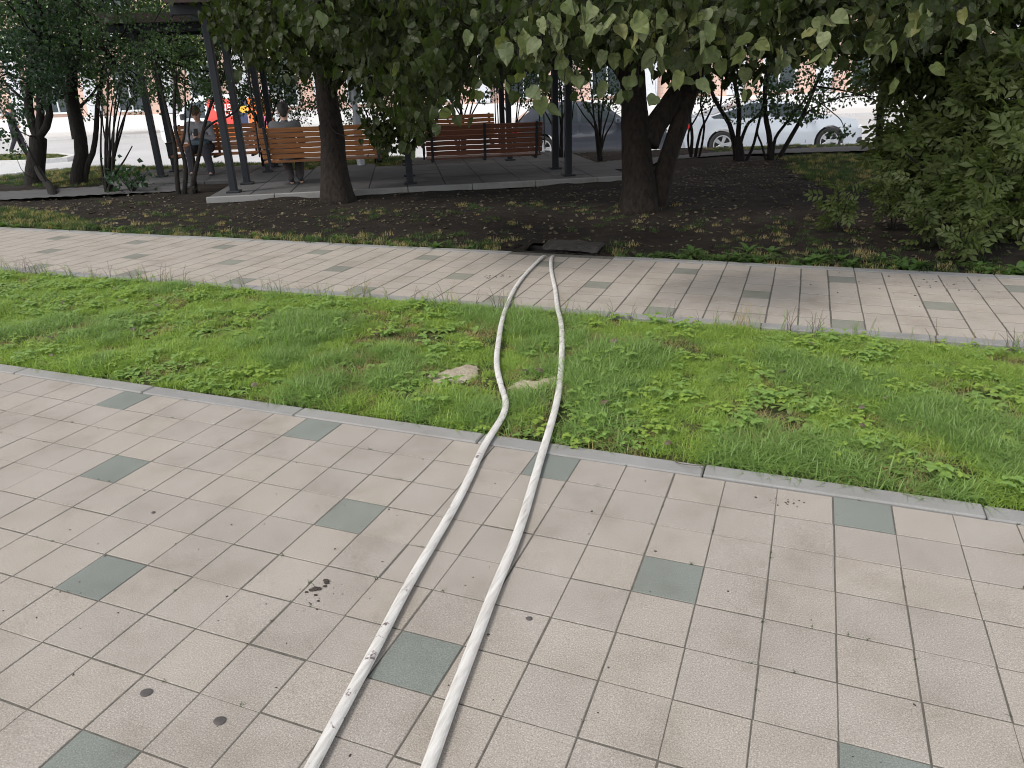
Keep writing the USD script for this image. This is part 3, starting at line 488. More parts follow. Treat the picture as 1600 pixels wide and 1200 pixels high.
sg = thing('house_sign', 'small blue sign with white lettering on the pink building', 'sign', (-20 + 22.0 * math.cos(BA) + .34 * math.sin(BA), 37.6 + 22.0 * math.sin(BA) - .34 * math.cos(BA), ROAD + 3.95), BA)
part('plate', bevel_box([0, 0, 0], [1.15, .06, .55], .015), 'sign_blue', sg)
def lettering(s, h, at, parent, m, name='lettering'):
    t = meshkit.text_mesh(s, h, .006, bold=True); t.apply_translation(-np.append(t.bounds.mean(0)[:2], 0)); rot(t, math.pi / 2, [1, 0, 0]); t.apply_translation(at); return part(name, t, m, parent)
lettering('LVB', .19, (-.25, -.034, .10), sg, 'letter_white'); lettering('WEN', .15, (.22, -.034, -.13), sg, 'letter_white')
# traffic island with kerb
isl = thing('traffic_island', 'low kerbed traffic island with short grass at the left street corner', 'traffic island', (0, 0, 0))
ip = Polygon([(-36, 16.3), (-29.4, 17.6), (-26.4, 17.95), (-24.6, 17.2), (-23.9, 16.2), (-24.6, 15.2), (-27.2, 14.6), (-34, 13.2)])
part('kerb', prism(ip.difference(ip.buffer(-.22)), ROAD - .05, ROAD + .14), 'kerb_granite', isl); part('turf', prism(ip.buffer(-.22), ROAD - .05, ROAD + .12), 'lawn_soil', isl)
ipp = random_in(ip.buffer(-.3), 1500, rng)

# ------------------------------------------------------------------ cars
def warp_body(m, L, W, belt, H, tumble=.27):
    v = np.array(m.vertices); x, y, z = v.T
    s = 1 - tumble * np.clip((z - belt) / (H - belt), 0, 1) ** 1.15 - .05 * np.clip((.5 - z) / .35, 0, 1) ** 2 - .03 * np.clip((z - .62) / (belt - .62), 0, 1)
    s = s * (1 - .15 * np.clip(abs(x) / (L / 2), 0, 1) ** 6 - .02 * np.clip(abs(x) / (L / 2), 0, 1) ** 2)
    v[:, 1] = y * s; m.vertices = v; return m
def ext(poly, y0, y1, L, W, belt, H, grow=0.0, res=.09):
    p = Polygon(poly) if not isinstance(poly, Polygon) else poly
    cs = m3d.CrossSection([list(p.exterior.coords)[:-1]] if p.exterior.is_ccw else [list(p.exterior.coords)[:-1][::-1]])
    mm = m3d.Manifold.extrude(cs, y1 - y0).refine_to_length(res).to_mesh()
    v = mm.vert_properties[:, :3]; v = np.stack([v[:, 0], -(v[:, 2] + y0) * -1, v[:, 1]], -1)
    t = trimesh.Trimesh(v, mm.tri_verts[:, ::-1], process=False); t = warp_body(t, L, W, belt, H)
    if grow: t.vertices[:, 1] *= 1 + grow
    return t
def arc(cx, cz, r, a0, a1, n=12): return [(cx + r * math.cos(a), cz + r * math.sin(a)) for a in np.linspace(a0, a1, n)]
def wheel_parts(t, x, y, r, w, rimr):
    ty = trimesh.creation.revolve([(r * .72, -w / 2), (r * .93, -w / 2), (r, -w * .3), (r, w * .3), (r * .93, w / 2), (r * .72, w / 2), (r * .72, -w / 2)], sections=28)
    rot(ty, math.pi / 2, [1, 0, 0]); ty.apply_translation([x, y, r]); wp_ = part('wheel', ty, 'rubber', t, smooth=35)
    s = 1 if y > 0 else -1; sp = []
    for k in range(5):
        for da in (-.13, .13):
            a = k * 2 * math.pi / 5 + da; b = bevel_box([rimr * .52, 0, 0], [rimr * .98, .022, .05], .006)
            rot(b, -a, [0, 1, 0]); sp.append(b)
    ring = trimesh.creation.revolve([(rimr * .90, -.03), (rimr, -.04), (rimr, .04), (rimr * .90, .03), (rimr * .90, -.03)], sections=28); rot(ring, math.pi / 2, [1, 0, 0]); sp.append(ring)
    hub = trimesh.creation.cylinder(rimr * .2, .05, sections=14); rot(hub, math.pi / 2, [1, 0, 0]); sp.append(hub)
    rim = cat(sp); rim.apply_translation([x, y + s * w * .36, r])
    usdkit.mesh(stage, path_for('rim', P(wp_)), rim, MAT['alloy'], smooth=30)
    disc = trimesh.creation.cylinder(rimr * .96, .02, sections=24); rot(disc, math.pi / 2, [1, 0, 0]); disc.apply_translation([x, y + s * w * .12, r]); usdkit.mesh(stage, path_for('brake_disc', P(wp_)), disc, MAT['black_plastic'])
def car(label, loc, rz, paint, L=4.67, W=1.84, H=1.39, wb=2.77, fo=.90, hatch=False):
    t = thing('parked_car', label, 'car', loc, rz, 'cars parked along the street'); r = .335
    xf = L / 2 - fo; xr = xf - wb; b = -L / 2; belt = .93; a = r + .055
    roof = [(xf + .95 - .3, .86), (xf + .1, .935), (xf - .42, 1.0), (xf - 1.02, H - .09), (xf - 1.5, H - .005), (xf - 2.1, H), ]
    tail = [(xr + .45, H - .12), (xr - .25, H - .33), (xr - .55, 1.04), (b + .06, .99)] if not hatch else [(xr + .2, H - .05), (b + .55, H - .16), (b + .17, 1.08), (b + .06, .98)]
    prof = [(b + .10, .24)] + [(xr - a, .22)] + arc(xr, r, a, math.pi * 1.06, -.06 * math.pi)[0:] + [(xf - a - .02, .19)] + arc(xf, r, a, math.pi * 1.06, -.06 * math.pi) + [(L / 2 - .18, .19), (L / 2 - .02, .32), (L / 2, .50), (L / 2 - .05, .66), (L / 2 - .18, .76)] + roof + tail + [(b, .86), (b - .0, .55)]
    args = (L, W, belt, H)
    part('body', ext(prof, -W / 2, W / 2, *args), paint, t, smooth=38)
    xb = xr - .35 if not hatch else xr - .28
    glass = Polygon([(xf - .50, .965), (xf - 1.06, H - .13), (xf - 1.5, H - .065), (xf - 2.1, H - .06), (xr + .40, H - .16), (xb, 1.03), (xb + .1, .965)])
    pil = xf - 1.62
    for s in (-1, 1):
        for side in (glass.intersection(sbox(pil + .035, 0, 9, 3)), glass.intersection(sbox(-9, 0, pil - .035, 3))):
            y0, y1 = (W / 2 - .05, W / 2) if s > 0 else (-W / 2, -W / 2 + .05)
            part('side_window', ext(side.buffer(-.012), y0, y1, *args, grow=.006), 'window_glass', t, smooth=40)
        part('door_handle', bevel_box([pil + .02 - .25, s * (W / 2 - .035), .80], [.2, .03, .03], .008), paint, t); part('door_handle', bevel_box([pil - 1.05, s * (W / 2 - .035), .81], [.2, .03, .03], .008), paint, t)
        part('sill', bevel_box([(xf + xr) / 2, s * (W / 2 - .045), .235], [wb - 2 * a - .04, .05, .10], .015), 'black_plastic', t)
        part('mirror', bevel_box([xf - .62, s * (W / 2 + .06), 1.0], [.13, .2, .13], .03), paint, t)
        part('tail_light', bevel_box([b + .10, s * (W / 2 - .30), .80], [.22, .40, .13], .03), 'tail_red', t); part('headlight', bevel_box([L / 2 - .17, s * (W / 2 - .30), .655], [.26, .38, .11], .03), 'lamp_clear', t)
        part('bumper_vent', bevel_box([L / 2 - .10, s * (W / 2 - .30), .34], [.20, .36, .14], .02), 'black_plastic', t)
        part('door_seam', cat([bevel_box([xx, s * (W / 2 - .013), .62], [.012, .012, .62], .002) for xx in (pil, xf - .62)]), 'black_plastic', t)
        for x in (xf, xr): wheel_parts(t, x, s * (W / 2 - .125), r, .225, .235)
    part('windscreen', ext(Polygon([(xf - .45, 1.005), (xf - .99, H - .105), (xf - .985, H - .07), (xf - .44, 1.03)]), -W / 2 + .16, W / 2 - .16, *args), 'window_glass', t, smooth=40)
    x1, z1 = tail[0]; x2, z2 = tail[1] if not hatch else tail[2]; part('rear_window', ext(Polygon([(x1 - .05, z1 - .02), (x1 - .03, z1 + .012), (x2 + .02, z2 + .012), (x2, z2 - .02)]), -W / 2 + .2, W / 2 - .2, *args), 'window_glass', t, smooth=40)
    part('number_plate', boxm([b - .005, 0, .62], [.02, .5, .11]), 'frame_white', t)
    return t
h1 = math.radians(21.3); nw_ = np.array([-1.215, 18.645])           # midpoint between the near wheels
c1 = nw_ + .80 * np.array([-math.sin(h1), math.cos(h1)]) + np.array([math.cos(h1), math.sin(h1)]) * (-.05)
car('silver blue saloon car with alloy wheels parked beyond the right shrubs', (*c1, ROAD), h1, 'car_silver')
c2 = np.array([-6.7, 17.05]) + .8 * np.array([-math.sin(h1), math.cos(h1)]) + np.array([math.cos(h1), math.sin(h1)]) * 1.28 + np.array([-.28, -.11])
car('dark blue grey car parked behind the big linden trunk', (*c2, ROAD), h1, 'car_dark', L=4.25, W=1.82, H=1.50, wb=2.6, fo=.85, hatch=True)
def van():
    t = thing('delivery_van', 'white delivery van wrapped in red and orange advertising, behind the seated person', 'van', (-22.0, 21.9, ROAD), math.radians(22) + math.pi)
    L, W, H = 4.5, 1.75, 1.95; r = .31; a = .37; xf, xr = 1.40, -1.35; args = (L, W, 1.15, H)
    prof = [(-2.22, .3), (xr - a, .26)] + arc(xr, r, a, math.pi * 1.06, -.06 * math.pi) + [(xf - a - .02, .24)] + arc(xf, r, a, math.pi * 1.06, -.06 * math.pi) + [(2.12, .26), (2.24, .45), (2.22, .78), (2.05, .98), (1.55, 1.10), (.98, 1.78), (.6, 1.93), (-.5, 1.95), (-2.1, 1.93), (-2.25, 1.8), (-2.27, .7)]
    p_ = ext(prof, -W / 2, W / 2, L, W, 1.15, H); part('body', p_, 'car_white', t, smooth=38)
    for s in (-1, 1):
        y0, y1 = (W / 2 - .05, W / 2) if s > 0 else (-W / 2, -W / 2 + .05)
        part('side_window', ext([(1.32, 1.16), (.88, 1.68), (.38, 1.74), (.36, 1.14)], y0, y1, *args, grow=.006), 'window_glass', t, smooth=40)
        part('wrap_panel', ext([(.28, .86), (.28, 1.80), (-.92, 1.80), (-.92, .86)], y0, y1, *args, grow=.005), 'wrap_red', t); part('wrap_panel', ext([(.28, .42), (.28, .85), (-.92, .85), (-.95, .42)], y0, y1, *args, grow=.005), 'wrap_orange', t)
        part('wrap_panel', ext([(-.94, .80), (-.94, 1.80), (-1.25, 1.80), (-1.25, .80)], y0, y1, *args, grow=.005), 'wrap_navy', t); part('wrap_panel', ext([(-1.27, .75), (-1.27, 1.80), (-2.16, 1.80), (-2.16, .6)], y0, y1, *args, grow=.005), 'wrap_orange', t)
        part('badge', ext(Point(-1.10, 1.42).buffer(.15), y0, y1, *args, grow=.009), 'wrap_yellow', t); part('badge', ext(Point(-1.8, .95).buffer(.2), y0, y1, *args, grow=.009), 'wrap_pink', t)
        for txt, h, x, z in (('ONE', .24, -.33, 1.48), ('APARE', .13, -.40, 1.24)):
            m = meshkit.text_mesh(txt, h, .004, bold=True); m.apply_translation(-np.append(m.bounds.mean(0)[:2], 0)); rot(m, math.pi / 2, [1, 0, 0])
            if s > 0: rot(m, math.pi, [0, 0, 1])
            yy = s * (W / 2 * (1 - .27 * max(0, (z - 1.15) / .8) ** 1.15 - .03) * 1.006 + .012); rot(m, s * .19, [1, 0, 0]); m.apply_translation([x, yy, z]); part('lettering', m, 'letter_white', t)
        part('mirror', bevel_box([1.2, s * (W / 2 + .1), 1.2], [.12, .2, .22], .03), 'black_plastic', t); part('headlight', bevel_box([2.12, s * .66, .78], [.2, .3, .16], .03), 'lamp_clear', t)
        for x in (xf, xr): wheel_parts(t, x, s * (W / 2 - .11), r, .2, .2)
    part('windscreen', ext([(1.56, 1.12), (1.02, 1.76), (1.04, 1.79), (1.60, 1.13)], -W / 2 + .15, W / 2 - .15, *args), 'window_glass', t, smooth=40)
van()

# ------------------------------------------------------------------ lamp post
lp = thing('lamp_post', 'pale grey metal lamp post standing behind the swing benches', 'lamp post', (-8.8, 10.75, 0))
part('pole', tube([(0, 0, .9), (0, 0, 6.2)], .055, .04, 16, 8), 'galvanised', lp, smooth=40); part('lower_sleeve', cat([tube([(0, 0, -.1), (0, 0, .95)], .078, .078, 16, 4), tube([(0, 0, .95), (0, 0, 1.02)], .078, .055, 16, 3)]), 'galvanised', lp, smooth=40)
part('lamp_head', bevel_box([.35, 0, 6.25], [.75, .25, .09], .03), 'galvanised', lp); part('service_door', bevel_box([0, -.077, .55], [.07, .012, .3], .004), 'galvanised', lp)

